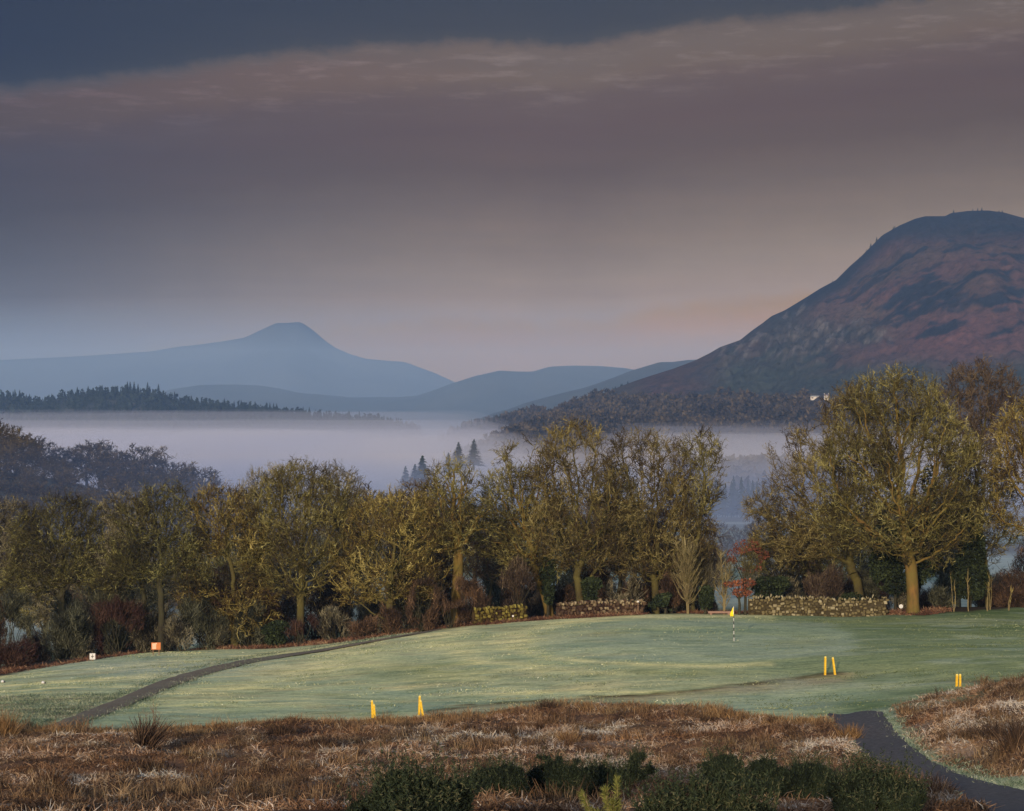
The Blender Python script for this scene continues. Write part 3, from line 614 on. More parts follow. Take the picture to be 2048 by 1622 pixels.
def tree_meshes(name, lobes, R, trunk_h, bark, twig, rng, natt=3000, step=0.36, kill=0.46, twigs=4, br=2.9, moss=0.8, bl=(.5, 1.2), tl=(0.12, 0.38), tw=(0.022, 0.042), lean=(0, 0), thick_cut=0.04, k=8, fork=1, up=0.1, extra=None, tone0=0.5, rmin=0.014):
    """local coordinates, base at the origin"""
    pts = lobe_points(lobes, natt, rng)
    n = max(3, int(trunk_h / 0.6)); tz = np.linspace(0, trunk_h, n)
    bend = rng.normal(0, 0.16, (n, 2)).cumsum(0) * 0.6
    tr = np.c_[lean[0] * (tz / trunk_h) ** 1.3 + bend[:, 0] * (tz / trunk_h), lean[1] * tz / trunk_h + bend[:, 1] * (tz / trunk_h), tz - (tz == 0) * 0.5]
    N, P = colonise(pts, tr, step, kill, 90, rng=rng, up=up)
    r, kids = pipe(N, P, R, rmin)
    # root flare and slow taper of the bole
    r[0] = max(r[0], R) * 1.35; r[1] = max(r[1], R) * 1.02
    sel = np.arange(len(N)) > 0
    thick = sel & (r > thick_cut)
    v, q = tubes(N, P, r, thick, k)
    # knobbly surface
    v = v + unit(rng.normal(0, 1, v.shape)) * 0.0
    tm = mk_mesh(name + '_trunk', v, q, bark, smooth=True)
    v2, q2 = tubes(N, P, r, sel & ~thick, 3)
    parts = [(v2, q2, np.clip(np.repeat(tone0 + .1 + .35 * fbm(N[np.nonzero(sel & ~thick)[0], 0], N[np.nonzero(sel & ~thick)[0], 2], 3, 2), 6), 0, 1))]
    cand = np.nonzero(sel & (r < 0.045))[0]
    if len(cand) < 50: cand = np.nonzero(sel)[0]
    wt = np.where(kids[cand] == 0, 2.5, 1.0)
    m = int(len(cand) * br); c = rng.choice(cand, m, p=wt / wt.sum())
    t = rng.random((m, 1)); p0 = N[P[c]] * (1 - t) + N[c] * t
    cen = np.array(lobes)[:, :3].mean(0)
    d = unit(unit(N[c] - N[P[c]]) * 0.9 + rng.normal(0, 0.5, (m, 3)) + np.array([0, 0, 0.25]) + 0.3 * unit(p0 - cen))
    # branchlets: crooked four piece stems
    L = rng.uniform(bl[0], bl[1], m); pts_ = [p0]; dd = d
    for k_ in range(4):
        dd = unit(dd + rng.normal(0, .30, (m, 3)) + np.array([0, 0, .06])); pts_.append(pts_[-1] + dd * (L / 4)[:, None])
    pts_ = np.stack(pts_, 1)
    clump = fbm(p0[:, 0] * .9, p0[:, 2] * .9 + p0[:, 1] * .7, int(rng.integers(999)), 3)
    tone = np.clip(tone0 - .04 + 0.5 * clump + rng.normal(0, 0.2, m), 0, 1)
    w = rng.uniform(tw[0], tw[1], m) * 1.3; sd_ = unit(np.cross(d, rng.normal(0, 1, (m, 3))))
    wd = np.array([1, .85, .7, .5, .2])[None, :, None] * w[:, None, None] * .5 * sd_[:, None]
    vv = np.stack([pts_ - wd, pts_ + wd], 2).reshape(-1, 3); o_ = (np.arange(m) * 10)[:, None]
    qq = np.concatenate([o_ + np.array([[2 * a_, 2 * a_ + 1, 2 * a_ + 3, 2 * a_ + 2]]) for a_ in range(4)], 0)
    parts.append((vv, qq, np.repeat(tone * .85, 10)))
    # twiglets along the branchlets
    mt_ = int(m * twigs); ci = rng.integers(0, m, mt_); u = rng.uniform(.15, 1, mt_) * 4; ui = np.minimum(u.astype(int), 3); fr = (u - ui)[:, None]
    q0 = pts_[ci, ui] * (1 - fr) + pts_[ci, ui + 1] * fr
    d3 = unit(pts_[ci, ui + 1] - pts_[ci, ui]) * .7 + rng.normal(0, .6, (mt_, 3)) + np.array([0, 0, .2])
    v3, q3 = ribbons(q0, d3, rng.uniform(tl[0], tl[1], mt_), rng.uniform(tw[0], tw[1], mt_), rng)
    parts.append((v3, q3, np.repeat(np.clip(tone[ci] + rng.normal(0, .16, mt_), 0, 1), 6)))
    # mossy cushions and lichen on the outer twigs
    mm = int(m * moss); ci = rng.integers(0, m, mm); kk = rng.integers(1, 5, mm)
    v4, q4 = ribbons(pts_[ci, kk] + rng.normal(0, .03, (mm, 3)), rng.normal(0, 1, (mm, 3)) + np.array([0, 0, .6]), rng.uniform(.05, .13, mm), rng.uniform(.03, .07, mm), rng)
    parts.append((v4, q4, np.repeat(np.clip(tone[ci] + .22 + rng.normal(0, .15, mm), 0, 1), 6)))
    if extra is not None: parts += extra(N, P, r, rng)
    v, f, t = join(parts)
    cm = mk_mesh(name + '_crown', v, f, twig, tone=t)
    return tm, cm

def world_lobes(lob, base, Y, depth=1.0, rng=None):
    out = []
    for (cx, cy, rx, ry) in lob:
        x = (cx - CX) / F * Y - base[0]; z = -(cy - CY) / F * Y - base[2]; a = rx / F * Y * 1.13; b = ry / F * Y * 1.05
        yo = (rng.uniform(-0.35, 0.35) * a) if rng is not None else 0
        out.append((x, yo, z, a, (a + b) / 2 * depth, b))
    return out

def big_tree(name, label, cat, base_px, Y, lobes, R, fork_py, bark='bark_moss', twig='twig_moss', group=None, seed=0, **kw):
    lobes = [(a, b + {12: 14, 13: 12, 14: 34, 15: 26, 16: 26, 17: 10, 18: 14, 19: 14, 20: 12}.get(seed, 0), c, d) for a, b, c, d in lobes]
    rng = np.random.default_rng(1000 + seed)
    base = at(base_px, Y)
    if not (bark == 'bark_gold_lit' and base_px > 900): fork_py = min(fork_py + 42, (base[2] * -F / Y + CY) - 30); R *= .82
    L = world_lobes(lobes, base, Y, rng=rng)
    th = max(1.0, -(fork_py - CY) / F * Y - base[2])
    cxm = np.mean([l[0] for l in L])
    tm, cm = tree_meshes(name, L, R, th, M[bark], M[twig], rng, lean=(kw.pop('lean', cxm * 0.12), 0), **kw)
    root = empty(name, base, label, cat, group)
    mk_obj('trunk', tm, root); mk_obj('crown', cm, root)
    return root

G1 = 'bare mossy trees along the edge of the golf green'
BT = big_tree
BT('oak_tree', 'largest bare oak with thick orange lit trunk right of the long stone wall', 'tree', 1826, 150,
   [(1795,830,105,85),(1715,940,80,90),(1850,930,95,110),(1890,1040,70,60),(1770,1050,90,60),(1840,1100,60,35),(1700,1040,60,60)], 0.44, 1095, 'bark_gold_lit', 'twig_moss', G1, 1, natt=5700, k=12)
BT('oak_tree', 'broad bare oak leaning out to the left above the long stone wall', 'tree', 1722, 158,
   [(1600,905,62,48),(1570,1010,72,70),(1660,960,70,90),(1700,840,60,60),(1560,1090,60,45),(1650,1070,80,50),(1740,960,60,90)], 0.42, 1120, 'bark_moss', 'twig_brass', G1, 2, natt=4940, k=10)
BT('ash_tree', 'tall brown tipped bare tree behind the largest oak, ivy at its foot', 'tree', 1962, 166,
   [(1955,800,78,72),(1940,890,70,60),(1985,900,60,60),(1950,990,70,60)], 0.30, 1010, 'bark_moss', 'twig_purple', G1, 3, natt=3230)
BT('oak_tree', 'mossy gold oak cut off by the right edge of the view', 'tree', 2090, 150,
   [(2060,870,70,70),(2040,950,60,60),(2100,960,80,90),(2030,1030,50,40),(2110,1040,70,60)], 0.42, 1080, 'bark_gold_lit', 'twig_gold', G1, 4, natt=3800)
BT('sycamore_tree', 'slender mossy tree between the largest oak and the right edge', 'tree', 1975, 157,
   [(1960,1010,60,50),(1925,1050,50,50),(1990,1060,45,45),(1950,940,50,50)], 0.2, 1110, 'bark_moss', 'twig_moss', G1, 5, natt=2470)
BT('oak_tree', 'tall bare tree with round open head left of the gap in the trees', 'tree', 1312, 157,
   [(1280,905,62,42),(1330,930,60,50),(1300,1000,85,60),(1350,1080,75,70),(1260,1080,60,60),(1300,1130,60,35)], 0.34, 1120, 'bark_moss', 'twig_brass', G1, 6, natt=3420)
BT('ash_tree', 'narrow bare tree whose small round head stands against the mist', 'tree', 1386, 156,
   [(1402,905,38,38),(1412,950,30,25),(1395,1000,35,40),(1425,985,22,25)], 0.18, 1040, 'bark_moss', 'twig_moss', G1, 7, natt=1520, lean=0.5)
BT('birch_tree', 'purple brown twiggy birch below the gap in the tree line', 'tree', 1372, 162,
   [(1370,1010,50,60),(1350,1080,60,60),(1390,1100,45,60)], 0.16, 1140, 'bark_dark', 'twig_purple', G1, 8, natt=1900)
BT('oak_tree', 'tallest mossy oak in the middle of the tree line', 'tree', 1160, 154,
   [(1150,893,58,45),(1120,950,50,60),(1180,960,60,60),(1150,1050,85,70),(1215,1050,60,60),(1180,1110,70,35)], 0.36, 1130, 'bark_moss', 'twig_brass', G1, 9, natt=3800)
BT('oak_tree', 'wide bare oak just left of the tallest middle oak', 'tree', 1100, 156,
   [(1060,920,55,40),(1010,950,60,50),(975,1000,55,50),(1050,1010,80,60),(1090,1080,65,60),(1010,1080,70,45),(1060,1130,60,30)], 0.34, 1120, 'bark_gold_lit', 'twig_moss', G1, 10, natt=4180, lean=-1.0)
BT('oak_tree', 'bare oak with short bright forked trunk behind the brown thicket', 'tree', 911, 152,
   [(905,960,50,35),(880,1010,55,45),(935,1020,55,55),(905,1065,75,45)], 0.38, 1090, 'bark_gold_lit', 'twig_moss', G1, 11, natt=2660)
BT('oak_tree', 'low brownish gold oak above the track, with a broken orange limb', 'tree', 775, 150,
   [(800,1010,65,40),(750,1040,60,50),(820,1060,60,50),(735,1110,65,60),(800,1140,75,50),(720,1170,50,30),(840,1150,40,40)], 0.34, 1165, 'bark_moss', 'twig_gold', G1, 12, natt=3610)
BT('ash_tree', 'large dome shaped bare tree above the red brown bush', 'tree', 600, 152,
   [(600,970,75,50),(660,1000,55,55),(550,1010,60,60),(620,1060,95,60),(540,1110,60,55),(690,1090,50,55),(590,1150,60,35)], 0.36, 1150, 'bark_moss', 'twig_moss', G1, 13, natt=4750)
BT('oak_tree', 'golden oak with branches reaching down to the grass left of the dome shaped tree', 'tree', 470, 152,
   [(440,990,55,50),(480,1030,60,50),(420,1080,60,50),(470,1120,60,60),(420,1170,60,50),(500,1190,50,50)], 0.33, 1190, 'bark_moss', 'twig_gold', G1, 14, natt=4560)
BT('oak_tree', 'dark trunked tall tree behind the orange board', 'tree', 322, 152,
   [(330,985,60,38),(290,1010,60,50),(370,1040,45,60),(310,1080,90,55),(250,1130,50,30),(370,1130,50,35)], 0.30, 1110, 'bark_dark', 'twig_moss_shade', G1, 15, natt=3420, lean=0.2)
BT('oak_tree', 'thinner dark trunked tree just left of the one behind the orange board', 'tree', 292, 154,
   [(255,1000,45,40),(270,1060,50,50),(240,1100,40,40)], 0.22, 1100, 'bark_dark', 'twig_grey', G1, 16, natt=1900, lean=-0.2)
BT('oak_tree', 'spreading bare oak with bent dark limbs near the left edge', 'tree', 118, 156,
   [(130,1020,60,35),(80,1060,60,45),(180,1050,50,50),(130,1100,100,60),(200,1130,50,40),(60,1150,60,35)], 0.34, 1170, 'bark_dark', 'twig_moss_shade', G1, 17, natt=4180)
BT('oak_tree', 'bare mossy oak cut off by the left edge of the view', 'tree', -5, 158,
   [(20,1030,50,40),(-30,1060,60,50),(30,1090,40,40),(-30,1130,60,50)], 0.3, 1160, 'bark_dark', 'twig_grey', G1, 18, natt=2850)
BT('ash_tree', 'grey tipped tree rising behind the left shoulder of the dome shaped tree', 'tree', 530, 170,
   [(520,970,50,40),(570,950,40,30),(500,1020,50,50)], 0.24, 1090, 'bark_moss', 'twig_grey', G1, 19, natt=2280)
BT('ash_tree', 'grey purple tree behind the right shoulder of the dome shaped tree', 'tree', 690, 172,
   [(670,960,45,35),(700,1000,32,40),(655,1000,50,40)], 0.22, 1080, 'bark_dark', 'twig_grey', G1, 20, natt=2090)
BT('oak_tree', 'mossy tree filling the gap between the tallest middle oak and its right neighbour', 'tree', 1230, 166,
   [(1230,990,50,60),(1240,1080,60,60)], 0.2, 1120, 'bark_dark', 'twig_moss', G1, 21, natt=1710)
BT('oak_tree', 'low mossy tree spreading under the left arm of the broad leaning oak', 'tree', 1575, 166,
   [(1540,1060,50,50),(1600,1100,60,50),(1530,1120,50,40)], 0.2, 1160, 'bark_dark', 'twig_moss', G1, 22, natt=2090)

BT('birch_tree', 'dim purple brown tree filling the dip left of the bright forked trunk', 'tree', 850, 168,
   [(850,1010,50,45),(860,1080,60,60)], 0.16, 1140, 'bark_dark', 'twig_purple', G1, 23, natt=1700)
BT('birch_tree', 'dim brown tree between the two middle oaks and the forked trunk', 'tree', 975, 170,
   [(960,1080,50,60),(1000,1120,55,45)], 0.15, 1160, 'bark_dark', 'twig_purple', G1, 24, natt=1500)
# vase shaped young trees and shrubs ---------------------------------------
def vase_tree(name, label, cat, px, Y, top_py, half_px, nst, bark, twig, seed, group=None, spread=1.0, sub=9, side=True):
    rng = np.random.default_rng(2000 + seed); base = at(px, Y)
    H = -(top_py - CY) / F * Y - base[2]; W = half_px / F * Y
    sv = []; sq = []; tv = []; n = 0
    mbk = MB(); parts = []
    for i in range(nst):
        a = rng.uniform(0, 2 * np.pi); rr = W * rng.uniform(0.05, 1.0) ** 0.7 * spread; h = H * rng.uniform(0.6, 1.0) * (1 - 0.35 * (rr / W) ** 2)
        t = np.linspace(0, 1, 9)
        curve = np.c_[rr * np.cos(a) * (0.15 * t + 0.85 * t ** 1.5), rr * np.sin(a) * (0.15 * t + 0.85 * t ** 1.5), h * t ** (0.9)]
        curve[:, :2] += rng.normal(0, 0.03, (9, 2)).cumsum(0)
        mbk.tube(curve - np.array([0, 0, 0.1]), np.linspace(0.05 if nst > 4 else (.07 if side else .035), 0.012, 9) * rng.uniform(.7, 1.3), 5, cap=False)
        if nst <= 8 and side:
            for k_ in range(int(h * 5)):
                u_ = rng.uniform(.18, .95); i_ = min(7, int(u_ * 8)); s_ = curve[i_]; a_ = rng.uniform(0, 6.283); l_ = W * rng.uniform(.45, .95) * (1.15 - .7 * u_); t_ = np.linspace(0, 1, 5)[:, None]
                c_ = s_ + np.array([math.cos(a_) * l_, math.sin(a_) * l_, 0]) * t_ ** .8 + np.array([0, 0, l_ * 1.35]) * t_ ** 1.2 + rng.normal(0, .02, (5, 3)); mbk.tube(c_, np.linspace(.022, .008, 5), 4, cap=False)
                mm_ = 9; j_ = rng.integers(1, 5, mm_); v, q = ribbons(c_[j_], unit(c_[j_] - c_[j_ - 1]) + rng.normal(0, .4, (mm_, 3)) + np.array([0, 0, .3]), rng.uniform(.2, .5, mm_), rng.uniform(.018, .03, mm_), rng); parts.append((v, q, np.repeat(np.clip(rng.normal(.45, .25, mm_), 0, 1), 6)))
        m = int(sub * h * 2); s = rng.uniform(0.15, 1, m); ii = s * 8; i0 = np.clip(ii.astype(int), 0, 7); fr = (ii - i0)[:, None]
        p = curve[i0] * (1 - fr) + curve[i0 + 1] * fr; tg = unit(curve[i0 + 1] - curve[i0])
        d = tg * 1.0 + rng.normal(0, 0.45, (m, 3)) + np.array([0, 0, .3]); L = rng.uniform(.25, .75, m) * (H / 5) ** .5; w = rng.uniform(.02, .035, m)
        v, q = ribbons(p, d, L, w, rng); parts.append((v, q, np.repeat(np.clip(rng.normal(.5, .25, m), 0, 1), 6)))
    root = empty(name, base, label, cat, group)
    mbk.build('trunk' if nst <= 4 else 'stem', M[bark], root, True)
    v, f, t = join(parts); mk_obj('crown', mk_mesh('crown', v, f, M[twig], tone=t), root)
    return root
vase_tree('young_tree', 'pale vase shaped young tree with upswept branches behind the green', 'tree', 1376, 151.5, 1035, 44, 5, 'bark_pale', 'twig_pale', 1, spread=.55)
vase_tree('young_tree', 'thin pale sapling just left of the copper leaved tree', 'tree', 1448, 151.5, 1095, 24, 3, 'bark_pale', 'twig_pale', 2, spread=.6)
vase_tree('young_tree', 'grey green upright shrub right of the pale vase shaped tree', 'tree', 1412, 156, 1060, 26, 22, 'bark_moss', 'twig_grey', 3)
for i, (px, Y, top, hw, lab) in enumerate([(1908,150.5,1130,12,'grey pole-like sapling right of the largest oak'), (1937,151,1120,16,'orange stemmed sapling in front of the ivy column'),
        (1975,151.5,1140,10,'thin sapling, left one of the close pair by the right edge'), (1981,152.5,1130,10,'thin sapling, right one of the close pair by the right edge'), (2018,152,1150,14,'thin orange sapling before the frosty field at the right edge')]):
    vase_tree('sapling', lab, 'sapling', px, Y, top, hw, 2, 'bark_pale', 'twig_gold', 10 + i, 'saplings behind the grass bank', spread=.35, sub=3, side=False)

def shrub(name, label, px, Y, top_py, half_px, twig, seed, dens=900, bark='bark_dark', group=None, leafy=0.0, cat='shrub', base_drop=0.0, tw=(0.02, 0.045)):
    rng = np.random.default_rng(3000 + seed); base = at(px, Y)
    H = -(top_py - CY) / F * Y - base[2]; W = half_px / F * Y
    nl = max(3, int(W * 2)); lob = [(rng.uniform(-.6, .6) * W, rng.uniform(-.4, .4) * W, H * rng.uniform(.45, .72), W * rng.uniform(.35, .55), W * rng.uniform(.35, .5), H * rng.uniform(.25, .38)) for _ in range(nl)]
    m = int(dens * W * H); p = lobe_points(lob + [(0, 0, H * .35, W * .8, W * .6, H * .38)], int(m * 1.3), rng, .2); p[:, 2] = np.maximum(p[:, 2], 0.02)
    lm = fbm(p[:, 0] * 1.1 + seed, p[:, 2] * 1.1 + p[:, 1], seed + 5, 3); p = p[lm > -.22]
    d = unit(p - np.array([0, 0, -H * .3])) + rng.normal(0, .5, p.shape)
    L = rng.uniform(.2, .6, len(p)) * np.where(rng.random(len(p)) < .08, 2.0, 1.0); w = rng.uniform(tw[0], tw[1], len(p))
    v, q = ribbons(p - d * L[:, None] * .3, d, L, w, rng)
    tone = np.clip(.42 + .55 * fbm(p[:, 0] * 1.3, p[:, 2] * 1.3, seed, 3) + rng.normal(0, .26, len(p)), 0, 1)
    parts = [(v, q, np.repeat(tone, 6))]
    root = empty(name, base, label, cat, group)
    st = MB()
    for i in range(14):
        e = p[rng.integers(len(p))]; t = np.linspace(0, 1, 5)[:, None]; c = np.array([rng.uniform(-.15, .15) * W, 0, -.1]) * (1 - t) + e * t; c[1:-1] += rng.normal(0, .06, (3, 3))
        st.tube(c, np.linspace(.04, .012, 5), 4, cap=False)
    st.build('stem', M[bark], root, True)
    v, f, t = join(parts); mk_obj('foliage' if leafy else 'twigs', mk_mesh('twigs', v, f, M[twig], tone=t), root)
    return root

def leaf_bush(name, label, px, Y, top_py, bot_py, half_px, mat, seed, n=9000, size=(.10, .2), cat='shrub', lobes=None, stem=True, bark='bark_dark', group=None):
    rng = np.random.default_rng(4000 + seed); base = at(px, Y)
    zt = -(top_py - CY) / F * Y - base[2]; zb = max(0.0, -(bot_py - CY) / F * Y - base[2]); W = half_px / F * Y
    if lobes is None:
        H = zt - zb; lob = [(rng.uniform(-.45, .45) * W, rng.uniform(-.3, .3) * W, zb + H * rng.uniform(.2, .8), W * rng.uniform(.3, .6), W * .5, H * rng.uniform(.16, .28)) for _ in range(9)]
    else: lob = world_lobes(lobes, base, Y, rng=rng)
    p = lobe_points(lob, n, rng, 1.2); m = len(p)
    d = rng.normal(0, 1, (m, 3)) + np.array([0, 0, -.2]); s = rng.uniform(*size, m)
    v, q = ribbons(p, d, s, s * .8, rng)
    tone = np.clip(.5 + .5 * fbm(p[:, 0] * .9, p[:, 2] * .9, seed, 3) + rng.normal(0, .2, m), 0, 1)
    root = empty(name, base, label, cat, group)
    if stem:
        st = MB(); st.tube([(0, 0, -.3), (0.05, 0, zt * .3), (-.05, 0, zt * .6), (0, 0, zt * .85)], [.12, .1, .06, .02], 7, cap=False)
        for i in range(10):
            e = p[rng.integers(m)]; st.tube([(0, 0, max(.1, e[2] * .5)), tuple(e * np.array([.5, .5, .8])), tuple(e)], [.04, .025, .01], 4, cap=False)
        st.build('stem', M[bark], root, True)
    mk_obj('foliage', mk_mesh('foliage', v, q, M[mat], tone=np.repeat(tone, 6)), root)
    return root

leaf_bush('ivy_tree', 'dark ivy smothered tree behind the left of the largest oak trunk', 1790, 156, 1030, 1200, 50, 'leaf_ivy', 1, 15000, cat='tree', lobes=[(1785,1080,45,45),(1800,1140,50,50),(1770,1130,30,40),(1860,1090,22,60),(1865,1030,20,40),(1860,960,16,30),(1790,1040,30,30)])
leaf_bush('ivy_tree', 'narrow dark ivy column between the largest oak and the right edge', 1940, 155, 1060, 1210, 30, 'leaf_ivy', 2, 8000, cat='tree', lobes=[(1945,1100,24,45),(1950,1160,28,40),(1925,1150,22,45),(1938,1060,16,30)])
leaf_bush('copper_beech', 'young tree with copper red leaves left of the long stone wall', 1490, 151.5, 1075, 1150, 36, 'leaf_copper', 3, 1300, (.07, .14), cat='tree', lobes=[(1492,1096,26,18),(1512,1108,24,14),(1474,1110,20,14),(1500,1136,22,8),(1490,1120,34,10)])
leaf_bush('copper_beech', 'low copper red bush under the young copper leaved tree', 1478, 151, 1160, 1212, 28, 'leaf_copper', 4, 800, (.08, .16), lobes=[(1462,1168,14,6),(1490,1166,20,8),(1484,1185,18,8)])
leaf_bush('holly_bush', 'dark evergreen bush between the pale vase tree and the thin sapling', 1410, 151.8, 1162, 1225, 18, 'leaf_ivy', 5, 2600)
leaf_bush('holly_bush', 'dark evergreen bush at the right end of the short ivy wall', 1330, 152, 1188, 1228, 34, 'leaf_ivy', 6, 3600)
leaf_bush('holly_bush', 'dark green bush behind the left end of the short ivy wall', 1185, 153.5, 1150, 1215, 30, 'leaf_ivy', 7, 2600)
leaf_bush('holly_bush', 'dark evergreen bush between trunk and left side of the long wall', 1690, 156, 1185, 1215, 46, 'leaf_ivy', 8, 2600)
leaf_bush('holly_bush', 'dark green bush at the foot of the golden oak', 548, 148, 1240, 1290, 32, 'leaf_ivy', 9, 3600)
leaf_bush('ivy_tree', 'ivy clad trunk under the wide bare oak', 1095, 155, 1110, 1215, 22, 'leaf_ivy', 10, 2600, cat='tree')
leaf_bush('holly_bush', 'dark green bush between the copper leaved tree and the long wall', 1540, 155, 1150, 1195, 40, 'leaf_ivy', 11, 2400)
GS = 'shrubs in the thicket below the tree line'
SH = [
 ('red brown leafless bush left of the orange board', 232, 150, 1178, 62, 'twig_red', 700),
 ('dark red bush at the far left end of the thicket', 28, 142, 1282, 62, 'twig_red', 650),
 ('grey green bush left of the red brown bush', 130, 148, 1195, 62, 'twig_green', 600),
 ('grey green bush hard by the left edge', 20, 150, 1170, 60, 'twig_green', 500),
 ('frosty grey green bush right of the orange board', 415, 150, 1190, 60, 'twig_green', 560),
 ('small grey bush right behind the orange board', 360, 149, 1225, 36, 'twig_grey', 500),
 ('rounded red brown bush at the end of the frosted tee', 602, 147, 1232, 36, 'twig_red', 1400),
 ('grey twiggy bush right of the rounded red brown bush', 670, 149, 1205, 46, 'twig_grey', 500),
 ('low grey bush above the bend of the track', 725, 148, 1215, 40, 'twig_brown', 600),
 ('orange brown thicket left of the bright forked trunk', 845, 147.5, 1145, 42, 'twig_brown', 800),
 ('brown thicket right of the bright forked trunk', 948, 150.5, 1150, 44, 'twig_brown', 800),
 ('dark reddish thicket behind the mossy wall', 1030, 153, 1120, 50, 'twig_purple', 700),
 ('brown bush at the foot of the bright forked trunk', 900, 147.5, 1190, 34, 'twig_brown', 800),
 ('grey twiggy bush behind the short ivy wall', 1245, 156, 1120, 54, 'twig_grey', 420),
 ('reddish arching bush behind the middle of the long wall', 1640, 156, 1115, 60, 'twig_purple', 550),
 ('dark bush behind the left end of the long wall', 1560, 158, 1140, 50, 'twig_grey', 450),
 ('brown bush around the foot of the pale vase tree', 1345, 153.5, 1140, 34, 'twig_brown', 600),
 ('low brown bush at the foot of the low gold oak', 790, 148, 1190, 36, 'twig_brown', 700),
 ('dark hedge clump at the right edge behind the bank', 2030, 160, 1165, 60, 'twig_brown', 900),
 ('dark hedge clump left of the right edge one', 1990, 163, 1160, 46, 'twig_brown', 700),
 ('dark low bush between the largest trunk and the grey pole sapling', 1885, 154, 1165, 34, 'twig_green', 700),
 ('dark bushy undergrowth below the dark trunks', 300, 153, 1200, 50, 'twig_grey', 420),
 ('grey bush below the golden oak', 500, 151, 1195, 44, 'twig_green', 600),
]
for i, (lab, px, Y, top, hw, tw, de) in enumerate(SH):
    shrub('bush', lab, px, Y, top, hw, tw, 30 + i, dens=de, group=GS, leafy=(tw == 'twig_green'))

UG = [shrub('bush', 'dim twiggy bush in the undergrowth between the trunks', 150 + 300 * i, 175, 1150, 46, tw, 90 + i, dens=430, group='dim undergrowth between the trunks') for i, tw in enumerate(('twig_green', 'twig_brown', 'twig_grey', 'twig_far', 'twig_brown'))]
_r = random.Random(11)
for i in range(72):
    px = -60 + 2160 * (i + _r.uniform(-.4, .4)) / 72; Y = _r.uniform(157, 186)
    if (1440 < px < 1510) or (1870 < px < 2060 and _r.random() < .5) or (px < 800 and _r.random() < .25): continue
    b = at(px, Y); sc_ = _r.uniform(.55, 1.25) * (1.15 if px < 1000 else .8)
    copy_tree(UG[i % 5], tuple(b), _r.uniform(0, 6.28), (sc_ * 1.2, sc_ * 1.2, sc_))
# template trees copied into the wood behind --------------------------------
def template(seed, H, W, twig, bark, natt, twigs, tw, R=0.26, step=0.6, kill=.9, tl=(.3, .8), br=2.0, bl=(.7, 1.6), k=5, lo=.42, flat=.33):
    rng = np.random.default_rng(5000 + seed)
    lob = [(0, 0, H * .62, W * .8, W * .8, H * flat)] + [(W * .55 * math.cos(a), W * .55 * math.sin(a), H * rng.uniform(lo + .06, .74), W * .5, W * .5, H * .22) for a in rng.uniform(0, 6.28, 6)]
    return tree_meshes('wood_tree_%d' % seed, lob, R, H * .33, M[bark], M[twig], rng, natt=natt, step=step, kill=kill, twigs=twigs, br=br, bl=bl, tl=tl, tw=tw, thick_cut=.07, k=k)
TPL = [template(i, 12, w, t, 'bark_dark', 1100, 4, (.07, .15)) for i, (w, t) in enumerate([(4.6, 'twig_far'), (4.0, 'twig_far'), (5.2, 'twig_far_gold'), (3.6, 'twig_far')])]
TPN = [template(10 + i, 13, w, t, 'bark_dark', 1700, 5, (.03, .06), step=.45, kill=.7, tl=(.2, .6)) for i, (w, t) in enumerate([(4.8, 'twig_grey'), (4.2, 'twig_purple'), (5.2, 'twig_green'), (4.5, 'twig_moss')])]
def place_tpl(tp, name, x, y, z, h, label, cat, group, rz, wide=1.0):
    r = empty(name, (x, y, z), label, cat, group, rz); s = h / 12.5; r.scale = (s * wide, s * wide, s)
    mk_obj('trunk', tp[0], r); mk_obj('crown', tp[1], r); return r
rr = random.Random(5)
# second row, just behind the main one
for i in range(44):
    px = -60 + i * 50 + rr.uniform(-22, 22); Y = rr.uniform(195, 290)
    if 1425 < px < 1500 or px > 1965: continue
    top = np.interp(px, [0, 200, 420, 560, 700, 800, 950, 1150, 1300, 1420, 1480, 1600, 1800, 2048], [1075, 1060, 1060, 1010, 1010, 1020, 1010, 970, 980, 1075, 1080, 1010, 900, 900]) + rr.uniform(-5, 60)
    p = at(px, Y); h = -(top - CY) / F * Y - p[2]; h = min(h, 16)
    place_tpl(TPN[i % 4], 'wood_tree', p[0], Y, p[2] - .2, h, 'dim bare tree in the second row behind the mossy trees', 'tree', 'second row of trees behind the mossy ones', rr.uniform(0, 6.28))
# wood on the spur at the left
SK = [(-200, 825), (0, 838), (40, 840), (80, 862), (120, 886), (150, 892), (180, 860), (205, 870), (230, 902), (262, 880), (290, 894), (310, 902), (345, 918), (400, 922), (430, 938), (460, 962), (500, 985)]
G2 = 'trees of the dark wood on the left hillside'
for row, (Y, off) in enumerate([(640, 0), (600, 26), (560, 52), (520, 80), (480, 110), (440, 140), (400, 165), (360, 185), (320, 205)]):
    x = -110 + rr.uniform(0, 30)
    while x < 560 - row * 5:
        top = interp_profile(SK, x) + off + rr.uniform(-8, 14) + (max(0, x - 450) * .2)
        X = (x - CX) / F * Y; z = float(gh(X, Y)); h = max(8.0, min(19, -(top - CY) / F * Y - z))
        if True:
            place_tpl(TPL[rr.randrange(4)], 'wood_tree', X, Y + rr.uniform(-10, 10), z - .4, h, 'dark bare tree in the wood on the left hillside' if row else 'dark bare tree on the skyline of the left hillside wood', 'tree', G2, rr.uniform(0, 6.28), 1.45)
        x += rr.uniform(24, 42)
